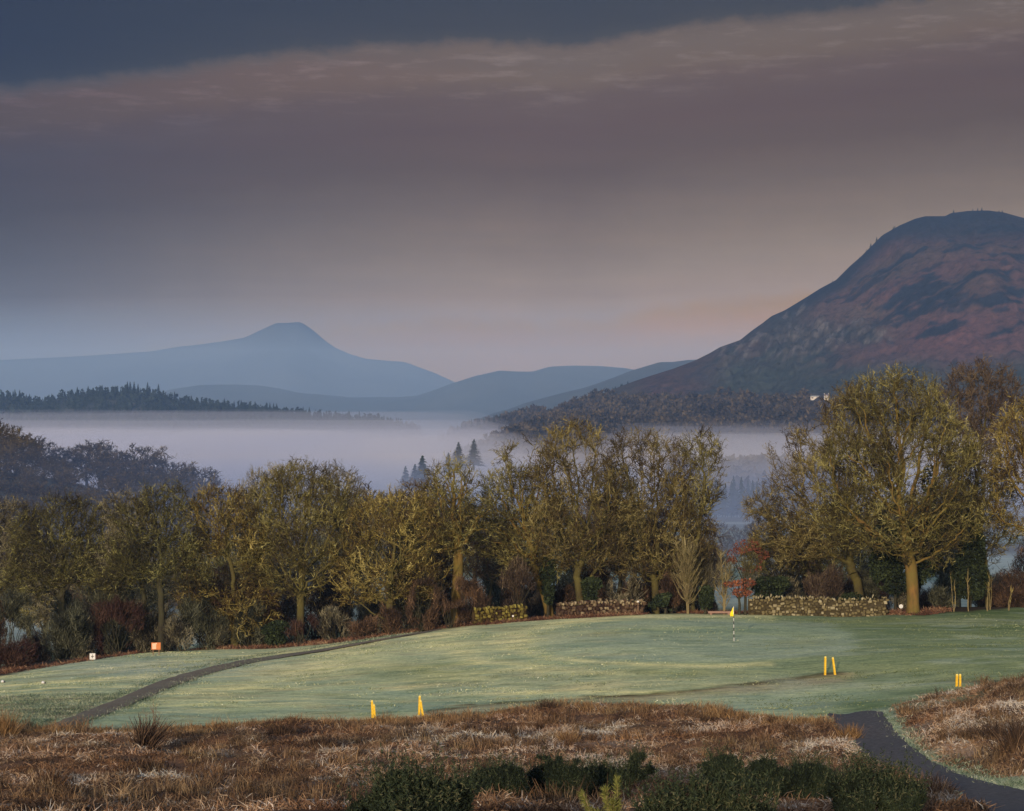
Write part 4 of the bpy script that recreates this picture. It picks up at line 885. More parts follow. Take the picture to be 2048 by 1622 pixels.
# hazy trees between the tree line and the mist
for i, (px, Y, top) in enumerate([(445, 700, 975), (468, 720, 972), (735, 420, 955), (720, 520, 985), (760, 430, 975), (790, 460, 968), (820, 420, 975), (700, 480, 990), (860, 400, 970), (640, 500, 1000), (900, 420, 985), (1440, 500, 1035), (1470, 480, 1045), (1500, 470, 1040), (1425, 520, 1045), (1455, 420, 1060), (1520, 450, 1030), (1490, 380, 1070)]):
    X = (px - CX) / F * Y; z = float(gh(X, Y)); h = max(5, min(17, -(top - CY) / F * Y - z))
    place_tpl(TPL[i % 4], 'wood_tree', X, Y, z - .3, h, 'misty grey tree rising between the tree line and the fog', 'tree', 'misty trees behind the tree line', rr.uniform(0, 6.28))

# conifers -------------------------------------------------------------------
def conifer_mesh(seed, n=14, b=11):
    rng = np.random.default_rng(seed); v = []; q = []; t = []
    for i in range(n):
        u = i / (n - 1); z = 1.5 + 10.2 * u; R = 2.6 * (1 - u) ** 0.85 + .22
        for j in range(b + 8):
            a = rng.uniform(0, 6.283); r = R * rng.uniform(.65, 1.15); d = np.array([math.cos(a), math.sin(a), 0]); s = np.array([-d[1], d[0], 0]) * (.3 + .25 * r) * .6
            z0 = z + rng.uniform(-.3, .3); o = len(v)
            v += [d * .05 + [0, 0, z0 + .5], d * r * .55 + s + [0, 0, z0 + .1], d * r + [0, 0, z0 - .35 * r * .6], d * r * .55 - s + [0, 0, z0 + .05]]
            q.append((o, o + 1, o + 2, o + 3)); t += [rng.random()] * 4
    o = len(v); v += [np.array([-.12, 0, 11]), np.array([.12, 0, 11]), np.array([0.02, 0, 12.4]), np.array([-.02, 0, 12.4])]; q.append((o, o + 1, o + 2, o + 3)); t += [.3] * 4
    cm = mk_mesh('conifer_crown', np.array(v), np.array(q), M['needle_dark'], tone=np.array(t))
    m = MB(); m.tube([(0, 0, -1), (0, 0, 5), (0, 0, 11)], [.25, .16, .04], 6)
    me = bpy.data.meshes.new('conifer_trunk'); me.from_pydata(np.concatenate(m.v).tolist(), [], m.f); me.materials.append(M['bark_dark'])
    return me, cm
CN = [conifer_mesh(60 + i) for i in range(3)]
def conifer(x, y, z, h, label, group=None, wide=1.0, name='conifer'):
    r = empty(name, (x, y, z), label, 'conifer', group, rr.uniform(0, 6.28)); s = h / 12.4; r.scale = (s * wide, s * wide, s); t = CN[rr.randrange(3)]
    mk_obj('trunk', t[0], r); mk_obj('crown', t[1], r); return r
for px, top, Y, h, w, lab in [(845, 911, 1080, 19, 1.35, 'dark broad conifer standing clear in front of the mist'), (811, 932, 1150, 14, 1.1, 'paler small conifer left of the clear dark conifer'), (830, 928, 1100, 13, 1.3, 'short conifer touching the clear dark conifer'),
        (917, 884, 1350, 19, 1.2, 'hazy conifer left of the pair by the tree line'), (948, 878, 1400, 20, 1.2, 'hazy conifer right of the pair by the tree line'), (897, 905, 1350, 15, 1.1, 'low hazy conifer left of the hazy pair')]:
    conifer((px - CX) / F * Y, Y, -(top - CY) / F * Y - h, h, lab, wide=w * 1.7)
for i in range(26):   # plantation edge right of the gap
    px = 1400 + i * 7.5 + rr.uniform(-3, 3); Y = rr.uniform(780, 860); top = 950 + rr.uniform(0, 26) + abs(px - 1460) * .1
    X = (px - CX) / F * Y; z = float(gh(X, Y)); conifer(X, Y, z, max(8, min(19, -(top - CY) / F * Y - z)), 'hazy conifer in the plantation seen through the gap', 'plantation conifers in the gap')
for i in range(120):  # skyline of the low ridge
    px = -40 + 860 * (i + rr.uniform(-.3, .3)) / 120; Y = 3500 + rr.uniform(-25, 10); zt = interp_profile(RIDGE, px)
    h = rr.choice([8, 10, 12, 14, 17]) * (1.15 if 250 < px < 330 else .9); z = -(zt - CY) / F * 3500
    conifer((px - CX) / F * Y, Y, z - 4, h + 3, 'tiny dark conifer on the skyline of the low misty ridge', 'conifers along the low ridge skyline', 1.3)
for i in range(14):
    px = 880 + i * 9 + rr.uniform(-4, 4); Y = 3000; zt = np.interp(px, [880, 930, 1000, 1010], [872, 846, 832, 832]); h = rr.uniform(9, 14)
    conifer((px - CX) / F * Y, Y, -(zt - CY) / F * Y - h * .7, h, 'tiny hazy conifer on the spur under the big hill', 'conifers on the hazy spur', 1.3)
for i in range(26):   # little trees on the skyline of the big hill
    px = rr.choice([rr.uniform(1885, 2045), rr.uniform(1640, 1860), rr.uniform(1185, 1260)]); h = rr.uniform(3, 7.5)
    zt = smooth_profile(BIG, px, 1.5); Y = 2797; conifer((px - CX) / F * Y, Y, -(zt - CY) / F * 2800 - 2.0, h, 'speck of a tree on the skyline of the big hill', 'tiny trees on the big hill skyline', 1.5)

# far woods that read as one mass: canopy lumps with depth ------------------
def canopy(name, label, pts, hgt, mat, seed, n_leaf=26, spike=False):
    rng = np.random.default_rng(seed); k = len(pts); h = rng.uniform(.6, 1.15, k) * hgt
    c = np.repeat(pts, n_leaf, 0); hh = np.repeat(h, n_leaf)
    d = unit(rng.normal(0, 1, (len(c), 3))); d[:, 2] = np.abs(d[:, 2]) * .9
    if spike:
        u = rng.random(len(c)); p = c + np.c_[d[:, :2] * ((1 - u) * hh * .26)[:, None], u * hh]
    else: p = c + d * np.c_[hh * .42, hh * .42, hh * .95]
    dd = d + rng.normal(0, .5, d.shape); L = hh * rng.uniform(.22, .42, len(c))
    v, q = ribbons(p - dd * L[:, None] * .5, dd, L, L * .7, rng)
    t = np.clip(np.repeat(rng.uniform(0, 1, k), n_leaf) * .6 + .4 * rng.random(len(c)), 0, 1)
    return tag(mk_obj(name, mk_mesh(name, v, q, M[mat], tone=np.repeat(t, 6))), label, kind='stuff')
RG = np.random.default_rng(77)
X, Y, Z = BIGG; qx, qy = proj(X, Y, Z)
sel = np.nonzero(((qy > 795 + 8 * fbm(qx / 40, qy / 40, 9, 2)) & (qy < 900) & (Y < 2802) & (qx < 2200)).ravel())[0]
sel = RG.choice(sel, 2600); 
pts = np.stack([X.ravel()[sel], Y.ravel()[sel], Z.ravel()[sel]], -1) + np.c_[RG.normal(0, 5, (2600, 2)), np.zeros(2600) - 1]
ppx, ppy = proj(pts[:, 0], pts[:, 1], pts[:, 2]); pts = pts[~((np.abs(ppx - 1642) < 26) & (ppy > 780) & (ppy < 822))]
canopy('forest', 'bare broadleaf wood along the foot of the big hill', pts, 13, 'twig_far', 5)
def ridge_pts(prof, Yr, df, n, lo, base=-90, pw=1.25):
    px = RG.uniform(prof[0][0], prof[-1][0], n); t = RG.uniform(0, lo, n) ; top = -(np.array([interp_profile(prof, a) for a in px]) - CY) / F * Yr
    u = 1 - t; z = base + (top - base) * (1 - (1 - u) ** pw)
    return np.stack([(px - CX) / F * Yr, Yr - df * t, z - 1], -1)
canopy('forest', 'dark conifer forest covering the low ridge above the mist', ridge_pts(RIDGE, 3500, 350, 3600, .6), 12, 'needle_dark', 6, 22, True)
canopy('forest', 'hazy wood covering the spur under the big hill', ridge_pts(SP2, 3150, 300, 1300, .6), 12, 'twig_far', 7, 22)
canopy('forest', 'hazy wood on the foot slope of the big hill', ridge_pts(FOOT, 2230, 330, 3000, .75), 12, 'twig_far', 17, 22)
pp = []
for _ in range(520):
    px = RG.uniform(1340, 1680); Y_ = RG.uniform(1000, 1500); X_ = (px - CX) / F * Y_; pp.append((X_, Y_, float(gh(X_, Y_)) + 2 + 18 * sstep(1000, 1500, Y_)))
canopy('forest', 'pale misty wood beyond the plantation in the gap', np.array(pp), 13, 'twig_far', 8)

# ---------------------------------------------------------------- farm on the hill
def farm():
    c = big_z(1652, 797); s = 1.0
    r = empty('farmhouse', c + np.array([0, -3, 0]), 'white farmhouse with dark roof on the lower slope of the big hill', 'house')
    m = MB(); m.box((0, 0, 1.5), (9, 7, 9)); m.build('wall', M['render'], r)
    m = MB(); z0 = 6.0
    m._push([(-5, -4, z0), (5, -4, z0), (5, 4, z0), (-5, 4, z0), (-5, 0, z0 + 3.4), (5, 0, z0 + 3.4)], [(0, 1, 5, 4), (2, 3, 4, 5), (1, 2, 5), (3, 0, 4), (3, 2, 1, 0)]); rf = m.build('roof', M['slate'], r)
    for x in (-4, 4):
        m = MB(); m.box((x, 0, z0 + 3.6), (1.0, 1.0, 2.2)); m.build('chimney', M['render'], rf)
    for x in (-2.6, 0, 2.6):
        for z in (1.6, 4.3):
            m = MB(); m.box((x, -3.52, z), (1.1, .1, 1.3)); m.build('window', M['glass'], r)
    c2 = big_z(1630, 798)
    r.scale = (.55,) * 3; r = empty('barn', c2 + np.array([0, -3, 0]), 'long low pale barn left of the white farmhouse', 'barn')
    m = MB(); m.box((0, 0, 0), (17, 8, 8)); m.build('wall', M['render'], r)
    m = MB(); z0 = 4.0; m._push([(-9, -4.6, z0), (9, -4.6, z0), (9, 4.6, z0), (-9, 4.6, z0), (-9, 0, z0 + 2.2), (9, 0, z0 + 2.2)], [(0, 1, 5, 4), (2, 3, 4, 5), (1, 2, 5), (3, 0, 4), (3, 2, 1, 0)]); m.build('roof', M['shed_roof'], r)
    for x in (-5.5, 3):
        m = MB(); m.box((x, -4.02, 1.4), (3.2, .1, 2.8)); m.build('door', M['slate'], r)
    r.scale = (.65, .65, .5)
farm()

# ---------------------------------------------------------------- dry stone walls
def stone_wall(px0, px1, Y0, Y1, h, label, mat, seed, tops=None, bow=0.0):
    rng = np.random.default_rng(6000 + seed); a = at(px0, Y0); b = at(px1, Y1); L = float(np.linalg.norm((b - a)[:2])); dr = (b - a) / L
    v = []; f = []; t0 = np.array([dr[0], dr[1], 0]); nrm = np.array([-dr[1], dr[0], 0]); tn = []
    base = np.array([[-1, -1, -1], [1, -1, -1], [1, 1, -1], [-1, 1, -1], [-1, -1, 1], [1, -1, 1], [1, 1, 1], [-1, 1, 1]], float)
    # an eight-cornered block with extra mid points, pulled round
    g = []
    for x in (-1, -.4, .4, 1):
        for z in (-1, -.3, .4, 1):
            g.append((x, z))
    rows = max(3, int(h / .2)); rh = h / rows
    for k_ in range(12):
        for dz_ in (0,):
            p0_ = a + (b - a) * k_ / 12; p1_ = a + (b - a) * (k_ + 1) / 12; o = len(v); w_ = nrm * .05
            g0_ = float(gh(p0_[0], p0_[1])); g1_ = float(gh(p1_[0], p1_[1]))
            for pp_, gg_ in ((p0_, g0_), (p1_, g1_)):
                for sg_ in (-1, 1):
                    for hh_ in (-.2, h * .93): tn.append(0.0); v.append(np.array([pp_[0] + sg_ * w_[0], pp_[1] + sg_ * w_[1], gg_ + hh_]))
            f += [[o + i for i in q] for q in ((0, 4, 5, 1), (2, 3, 7, 6), (1, 5, 7, 3), (0, 1, 3, 2), (4, 6, 7, 5))]
    for r in range(rows + 1):
        x = rng.uniform(0, .2)
        while x < L:
            w = rng.uniform(.12, .40); hh = rh * rng.uniform(.75, 1.35); top = r == rows
            if top: w *= .45; hh = rh * rng.uniform(.8, 1.6)
            if rng.random() > (.08 if not top else .14):
                c = a + dr * (x + w / 2) + nrm * bow * math.sin(math.pi * (x / L)); c = np.array([c[0], c[1], float(gh(c[0], c[1])) - .05 + rh * r + hh * .5 + rng.normal(0, .04)])
                s = np.array([w * .5 * rng.uniform(.9, 1.1), .24 * rng.uniform(.8, 1.25), hh * .5]); p = base * (1 - np.array([.45, .2, .45]) * rng.random((8, 3))) * s
                th = rng.normal(0, .22 if not top else .45); cs, sn = math.cos(th), math.sin(th)
                p = p @ np.array([[cs, 0, sn], [0, 1, 0], [-sn, 0, cs]])
                tn += [float(np.clip(rng.normal(.62 if top else .42, .26), 0, 1))] * 8
                p = p[:, :1] * t0 + p[:, 1:2] * nrm + p[:, 2:] * np.array([0, 0, 1]) + c; o = len(v); v += list(p)
                f += [[o + i for i in q] for q in ((0, 3, 2, 1), (4, 5, 6, 7), (0, 1, 5, 4), (1, 2, 6, 5), (2, 3, 7, 6), (3, 0, 4, 7))]
            x += w + .01
    v = np.array(v); o = v[:, :].mean(0); o[2] = v[:, 2].min()
    me = mk_mesh('stone_wall', v - o, np.array(f), mat, tone=np.array(tn)); ob = mk_obj('stone_wall', me); ob.location = o
    bv = ob.modifiers.new('round', 'BEVEL'); bv.width = .04; bv.segments = 1
    tag(ob, label, 'wall', 'dry stone walls behind the green')
def wall_mat(name, a, b, c):
    m, nt, bs, out = new_mat(name)
    vo = nt.nodes.new('ShaderNodeTexVoronoi'); vo.inputs['Scale'].default_value = 3.2; tc = nt.nodes.new('ShaderNodeTexCoord'); nt.links.new(tc.outputs['Object'], vo.inputs['Vector'])
    sep = nt.nodes.new('ShaderNodeSeparateColor'); nt.links.new(vo.outputs['Color'], sep.inputs[0])
    n = noise(nt, 1.2, 5, .6)
    col = ramp(nt, [(0.0, a), (0.5, b), (1.0, c)], math_n(nt, 'ADD', attr(nt, 'tone').outputs['Fac'], math_n(nt, 'MULTIPLY', math_n(nt, 'SUBTRACT', n, .5), .5), True))
    nt.links.new(col, bs.inputs['Base Color']); bump(nt, bs, noise(nt, 12, 4, .7), .6, .03); return m
stone_wall(1496, 1772, 152.2, 150.5, 1.25, 'long frosted dry stone wall left of the largest oak trunk', wall_mat('stone_long', (.05, .04, .022), (.15, .122, .06), (.33, .29, .19)), 1)
stone_wall(1112, 1285, 150.3, 152.5, .95, 'short dry stone wall with brown ivy in the middle of the tree line', wall_mat('stone_short', (.035, .02, .015), (.10, .065, .04), (.32, .26, .16)), 2)
stone_wall(944, 1052, 148.2, 149.4, 1.0, 'shortest dry stone wall, capped with bright yellow moss', wall_mat('stone_mossy', (.035, .022, .01), (.12, .095, .022), (.28, .24, .06)), 3)

# ---------------------------------------------------------------- golf furniture
def post(px, py, h, lean_deg, lean_y, label):
    p = hit(px, py); r = empty('marker_post', p, label, 'post', 'yellow marker posts on the golf course')
    r.rotation_euler = (math.radians(lean_y), math.radians(lean_deg), math.radians(12))
    m = MB(); w = .10; m.box((0, 0, h / 2 - .15), (w, w, h + .1), taper=.93); o = m.build('shaft', M['yellow'], r)
    m = MB(); m.box((0, 0, h - .06), (w * 1.02, w * 1.02, .07), taper=.7); m.build('cap', M['yellow_cap'], r)
post(745, 1437, .92, -2, 0, 'yellow post, front one of the leftmost near pair'); post(750, 1440, .80, -5, 3, 'yellow post, shorter rear one of the leftmost near pair')
post(838, 1431, 1.0, 2, 0, 'yellow post, upright one of the crossed pair by the rough'); post(846, 1434, .86, -9, 0, 'yellow post, leaning one of the crossed pair by the rough')
post(1650, 1351, 1.06, 1, 0, 'yellow post, left upright one of the pair by the brown scar'); post(1670, 1350, 1.0, -8, 0, 'yellow post, right leaning one of the pair by the brown scar')
post(1913, 1373, .66, 2, 0, 'short yellow post, left one by the bracken bank'); post(1920, 1373, .66, 0, 0, 'short yellow post, right one by the bracken bank')

def flagstick():
    p = hit(1468, 1282); r = empty('flagstick', p, 'golf flagstick with drooping yellow flag on the green', 'flagstick')
    H = 2.2; m = MB(); m.tube([(0, 0, -.05), (-.03, 0, H)], [.022, .018], 10); m.build('pole', M['white'], r)
    for k in range(4):
        z = .22 + k * .42; m = MB(); m.tube([(-.03 * z / H, 0, z), (-.03 * (z + .2) / H, 0, z + .2)], [.0255, .0255], 10); m.build('stripe', M['black'], r)
    # cloth hanging in folds
    n = 14; ny = 9; v = []
    for i in range(n):
        t = i / (n - 1); wdt = .07 + .17 * math.sin(min(1, t * 1.15) * math.pi * .62) ** 1.4
        for j in range(ny):
            s = j / (ny - 1); v.append((-.03 + .02 - wdt * 1.05 * s * (1 if i < n else 0), .045 * math.sin(s * 9 + t * 3) * (0.4 + t), H - .03 - .60 * t - .06 * s - .05 * s * math.sin(t * 5)))
    idx = np.arange(n * ny).reshape(n, ny); q = np.stack([idx[:-1, :-1], idx[:-1, 1:], idx[1:, 1:], idx[1:, :-1]], -1).reshape(-1, 4)
    ob = mk_obj('flag', mk_mesh('flag', np.array(v), q, M['flag_yellow'], smooth=True), r); sd = ob.modifiers.new('thick', 'SOLIDIFY'); sd.thickness = .008
    m = MB(); m.tube([(0, 0, -.12), (0, 0, .012)], [.056, .056], 16); m.build('cup', M['white'], r)
flagstick()

def board():
    p = hit(312, 1309); r = empty('notice_board', p, 'small orange notice board behind the frosted tee', 'sign', rz=.08)
    for x in (-.2, .2):
        m = MB(); m.box((x, .03, .2), (.06, .05, .6)); m.build('leg', M['wood'], r)
    m = MB(); m.box((0, 0, .58), (.64, .04, .50)); m.build('panel', M['orange'], r)
    m = MB(); m.box((-.12, -.024, .58), (.27, .006, .40)); m.box((.02, -.0245, .76), (.10, .006, .08)); m.build('notice', M['pale_orange'], r)
    p = hit(185, 1322); r = empty('tee_sign', p, 'small white tee sign left of the orange board', 'sign')
    m = MB(); m.box((0, .02, .1), (.06, .05, .36)); m.build('leg', M['wood'], r)
    m = MB(); m.box((0, 0, .3), (.38, .04, .42)); m.build('panel', M['white'], r)
    m = MB(); m.box((0, -.023, .31), (.035, .006, .26)); m.box((0, -.0235, .30), (.20, .006, .04)); m.build('mark', M['black'], r)
board()
def disc_marker(px, Y, zoff, rad, label):
    p = at(px, Y); r = empty('marker_disc', p, label, 'marker', 'small white markers by the tree line')
    m = MB(); m.box((0, .03, zoff / 2), (.05, .04, zoff)); m.build('stake', M['wood'], r)
    m = MB(); m.tube([(0, -.02, zoff), (0, .015, zoff)], [rad, rad], 18); m.build('disc', M['white'], r)
disc_marker(1802, 149.8, .62, .15, 'round white marker just left of the largest oak trunk')
disc_marker(1026, 148.0, .42, .07, 'tiny white marker in front of the mossy wall')
disc_marker(1276, 151.5, .95, .07, 'tiny white marker at the right end of the short wall')
def tee_marker(px, py, label):
    p = hit(px, py); r = empty('tee_marker', p, label, 'tee marker', 'tee markers on the frosted tee')
    m = MB(); m.tube([(0, 0, 0), (0, 0, .05), (0, 0, .11), (0, 0, .15)], [.09, .11, .09, .03], 12); m.build('body', M['white'], r, True)
    m = MB(); m.tube([(.13, 0, -.02), (.13, 0, .1)], [.05, .03], 8); m.build('peg', M['black'], r)
tee_marker(86, 1367, 'small tee marker on the left of the frosted tee'); tee_marker(5, 1365, 'small tee marker at the left edge of the view')
def sleeper():
    a = at(1422, 151.0); r = empty('timber_beam', a, 'low pinkish timber beam lying behind the flag', 'beam', rz=.03)
    m = MB(); m.box((0.65, 0, .18), (1.75, .16, .15)); m.build('beam', M['timber'], r)
    for x in (.0, 1.3):
        m = MB(); m.box((x, 0, .04), (.14, .14, .16)); m.build('block', M['timber'], r)
sleeper()

# ---------------------------------------------------------------- bracken, grass, litter
def scatter_blades(name, label, x, y, z, L, w, mat, tone, rng, spread=1.0, up=.6, kind='stuff', droop=.35, curl=.5):
    n = len(x); d = rng.normal(0, spread, (n, 3)); d[:, 2] = np.abs(d[:, 2]) * .5 + up
    v, q = ribbons(np.stack([x, y, z], -1), d, L, w, rng, curl=curl, droop=droop)
    return tag(mk_obj(name, mk_mesh(name, v, q, mat, tone=np.repeat(tone, 6))), label, kind=kind)
def bracken():
    rng = np.random.default_rng(99); n = 1090000
    y = 35 + 67 * rng.random(n) ** 0.9; a = rng.uniform(-.31, .31, n); x = a * y
    z0 = gh(x, y); px, py = proj(x, y, z0); m = rough_mask(px, py, x, y)
    keep = (rng.random(n) < m * (.35 + .65 * sstep(-.35, .2, fbm(x / 1.1, y / 1.1, 201, 3)))) & (in_poly(px, py, [tuple(p) for p in PATH_R_L] + [tuple(p) for p in PATH_R_R[::-1]]) == False)
    x, y, z0, m, px, py = (q[keep] for q in (x, y, z0, m, px, py)); z = ground_fine(x, y, z0, m)
    cl = fbm(x / .9, y / .9, 203, 3); L = (.10 + .20 * rng.random(len(x)) ** 1.5) * (1 + 1.0 * np.clip(cl, -.5, 1)) ; w = rng.uniform(.014, .036, len(x))
    zone = fbm(x / 4.5, y / 3.5, 205, 4)
    tone = .49 + .48 * zone + .22 * cl + rng.normal(0, .19, len(x)) + .34 * blob(px, py, 1050, 1492, 380, 34) + .18 * blob(px, py, 1620, 1490, 130, 40) + .26 * blob(px, py, 1950, 1440, 170, 70) - .14 * blob(px, py, 560, 1478, 160, 22) - .12 * sstep(1560, 1640, py) + .05 * sstep(400, 0, px)
    tone += .25 * (fbm(x / 1.7, y / 1.7, 207, 3) > .28)
    # long dry grass stands at the far edge, frosted mats lie lower
    scatter_blades('dead_bracken', 'frosted brown bracken and heather rough in the foreground', x, y, z - .03, L, w, M['bracken'], np.clip(tone, 0, 1), rng, 1.0, .28)
bracken()
def fairway_grass():
    rng = np.random.default_rng(141); N = 110000; y = rng.uniform(94, 150, N); x = rng.uniform(-.27, .27, N) * y; px, py = proj(x, y, gh(x, y))
    ok = (rough_mask(px, py, x, y) < .2) & (fbm(x / 1.6, y / 1.1, 401, 4) > .02) & (rng.random(N) < .35 + .65 * (np.hypot((px - 1400) / 330, (py - 1282) / 44) > 1)) & ~in_poly(px, py, PATH_L_U + PATH_L_D[::-1]) & ~in_poly(px, py, PATH_R_L + PATH_R_R[::-1]) & (py < 1440) & (py > np.interp(px, [-900, 0, 300, 530, 700, 900, 1300, 1850, 2048], [1385, 1356, 1303, 1302, 1290, 1262, 1233, 1236, 1220]))
    x, y = x[ok], y[ok]; n = len(x)
    scatter_blades('grass', 'frosted blades and worm casts over the mown fairway', x, y, gh(x, y) - .01, rng.uniform(.04, .11, n), rng.uniform(.02, .05, n), M['fair'], np.clip(.42 - .34 * sstep(1350, 1700, proj(x, y, gh(x, y))[0]) + .4 * fbm(x / 4, y / 2, 402, 3) + rng.normal(0, .2, n), 0, 1), rng, 1.1, .35)
M['fair'] = twig_mat('fair', [(0.0, (0.09, 0.12, 0.045)), (0.4, (0.25, 0.28, 0.14)), (0.75, (0.52, 0.52, 0.30)), (1.0, (0.70, 0.69, 0.52))])
fairway_grass()
def clumps():
    rng = np.random.default_rng(131); N = 1500; y = 46 + 54 * rng.random(N); x = rng.uniform(-.275, .275, N) * y
    px, py = proj(x, y, gh(x, y)); m = rough_mask(px, py, x, y); gz_ = (seg_dist(px, py, [(760, 1612), (880, 1606), (1290, 1585), (1420, 1590), (1830, 1606)]) > 26); ok = gz_ & (m > .6) & (fbm(x / 5, y / 5, 301, 3) > -.25) & (seg_dist(px, py, PATH_R_L) > 10); x, y, m = x[ok], y[ok], m[ok]; k = len(x); b = 55
    h = rng.uniform(.2, .62, k) * (1 + .6 * fbm(x / 8, y / 8, 302, 2)); r = rng.uniform(.08, .3, k); tn = rng.uniform(.1, .75, k)
    X = np.repeat(x, b) + rng.normal(0, 1, k * b) * np.repeat(r, b); Y = np.repeat(y, b) + rng.normal(0, 1, k * b) * np.repeat(r, b); Z = ground_fine(X, Y, gh(X, Y), 1.0)
    scatter_blades('dry_grass', 'tufts of dry grass and heather standing in the rough', X, Y, Z - .02, np.repeat(h, b) * rng.uniform(.5, 1.1, k * b), rng.uniform(.010, .026, k * b), M['straw_dull'], np.clip(np.repeat(tn, b) + rng.normal(0, .2, k * b), 0, 1), rng, .28, 1.0)
M['straw_dull'] = twig_mat('straw_dull', [(0.0, (0.03, 0.02, 0.014)), (0.5, (0.12, 0.075, 0.042)), (1.0, (0.30, 0.21, 0.12))], True)
clumps()
def fringe():
    rng = np.random.default_rng(101)
    # dry grass along the far edge of the rough
    P = np.array([(-40, 1452), (140, 1466), (300, 1466), (500, 1450), (745, 1444), (860, 1440), (980, 1432), (1060, 1416), (1300, 1414), (1450, 1424), (1560, 1444), (1655, 1440)], float)
    xs, ys = [], []
    for (a, b) in zip(P[:-1], P[1:]):
        for _ in range(int(abs(b[0] - a[0]) * .8)):
            t = rng.random(); p = a * (1 - t) + b * t; h = hit(p[0], p[1] + rng.uniform(-2, 12)); k = 12; xs.append(h[0] + rng.normal(0, .25, k)); ys.append(h[1] + rng.normal(0, .3, k))
    x = np.concatenate(xs); y = np.concatenate(ys); n = len(x)
    scatter_blades('dry_grass', 'tall dry grass along the edge of the rough', x, y, gh(x, y), rng.uniform(.15, .5, n) * (1 + .9 * np.clip(fbm(x / 1.2, y / 3, 77, 3), -.4, 1)), rng.uniform(.012, .03, n), M['straw'], np.clip(rng.normal(.45, .25, n) + .2 * fbm(x / 2, y / 2, 3, 2), 0, 1), rng, .3, 1.0)
    # litter and dead bracken along the foot of the trees
    E = [(-40, 1354), (100, 1334), (185, 1320), (300, 1303), (380, 1298), (400, 1299), (530, 1298), (600, 1292), (700, 1283), (800, 1268), (900, 1256), (1024, 1244), (1300, 1228), (1600, 1227), (1850, 1230), (1900, 1222)]
    xs, ys = [], []; E = np.array(E, float)
    for (a, b) in zip(E[:-1], E[1:]):
        for _ in range(int(abs(b[0] - a[0]) * (1.0 if a[0] > 330 else .3))):
            t = rng.random(); p = a * (1 - t) + b * t; h = hit(p[0], p[1]); k = 22; yy = rng.uniform(-.4, 4.5, k) * (1 if a[0] > 330 else .5); xs.append(h[0] * (h[1] + yy) / h[1] + rng.normal(0, .2, k)); ys.append(h[1] + yy)
    x = np.concatenate(xs); y = np.concatenate(ys); n = len(x)
    scatter_blades('dead_bracken', 'rusty dead bracken litter along the foot of the trees', x, y, gh(x, y), rng.uniform(.12, .4, n), rng.uniform(.03, .06, n), M['litter'], np.clip(rng.normal(.45, .22, n) + .3 * fbm(x / 2, y / 2, 5, 3), 0, 1), rng, 1.0, .5)
    # frosted tufts of longer grass beside the track and the path
    xs, ys = [], []
    for poly, s in ((PATH_L_U[:12], -1), (PATH_L_D[:12], -1), (PATH_L_D[:8], -1), (PATH_R_R[:8], 1)):
        P = np.array(poly, float)
        for a, b in zip(P[:-1], P[1:]):
            for _ in range(int(np.hypot(*(b - a)) * .6)):
                t = rng.random(); p = a * (1 - t) + b * t; h = hit(p[0] + (6 if s > 0 else 0), p[1] - 3); k = 10; xs.append(h[0] + rng.normal(.1 * s, .35, k)); ys.append(h[1] + .35 + np.abs(rng.normal(0, .5, k)))
    N = 26000; px = rng.uniform(-30, 330, N); py = rng.uniform(1388, 1456, N); ok = in_poly(px, py, [(-60, 1396), (60, 1390), (170, 1386), (240, 1390), (90, 1450), (-60, 1462)])
    for a, b in zip(px[ok][::14], py[ok][::14]):
        h = hit(a, b); xs.append(h[0] + rng.normal(0, .2, 9)); ys.append(h[1] + rng.normal(0, .3, 9))
    x = np.concatenate(xs); y = np.concatenate(ys); n = len(x)
    scatter_blades('grass', 'frosted longer grass beside the tracks', x, y, gh(x, y) - .01, rng.uniform(.07, .2, n), rng.uniform(.015, .035, n), M['grass_blade'], np.clip(rng.normal(.4, .25, n) + .35 * fbm(x / 1.5, y / 1.5, 8, 3), 0, 1), rng, .7, .8)
fringe()

def tuft(px, py, h, W, n, mat, label, seed, lean=(0, 0), name='grass_tussock', cat='tussock', group='tall tussocks in the rough', wid=(.012, .028)):
    rng = np.random.default_rng(7000 + seed); p = hit(px, py); r = empty(name, p, label, cat, group)
    b = rng.normal(0, W * (.3 if W < 1 else .2), (n, 2)); d = np.c_[b / max(W, .01) * .8 + rng.normal(0, .22, (n, 2)) + np.array(lean), np.ones(n)]
    L = h * rng.uniform(.45, 1.05, n); v, q = ribbons(np.c_[b, np.full(n, -.02)], d, L, rng.uniform(*wid, n), rng, .3, .1)
    mk_obj('blades', mk_mesh('blades', v, q, M[mat], tone=np.repeat(np.clip(rng.normal(.4, .25, n), 0, 1), 6)), r)
    if W > 1: return
    b = rng.normal(0, W * .45, (n, 2)); d = rng.normal(0, 1, (n, 3)); d[:, 2] = np.abs(d[:, 2]) * .4 + .1
    v, q = ribbons(np.c_[b, np.full(n, 0.0)], d, rng.uniform(.12, .35, n), rng.uniform(.02, .045, n), rng, .5, .3)
    mk_obj('base', mk_mesh('base', v, q, M['bracken'], tone=np.repeat(np.clip(rng.normal(.25, .2, n), 0, 1), 6)), r)
tuft(1093, 1427, .85, .6, 420, 'twig_brown', 'dark rush tuft right of the middle at the edge of the rough', 1)
tuft(1176, 1424, .62, .6, 420, 'straw', 'yellowish rush tuft just right of the dark one', 2)
tuft(290, 1500, 1.5, .45, 300, 'twig_brown', 'dark leaning stump of dead stems in the left rough', 3, (.25, 0), wid=(.02, .05))
tuft(8, 1475, 1.3, .8, 520, 'straw', 'big straw coloured tussock at the left edge', 4)
tuft(95, 1575, .8, .7, 360, 'bracken', 'low brown tussock in the lower left rough', 5)
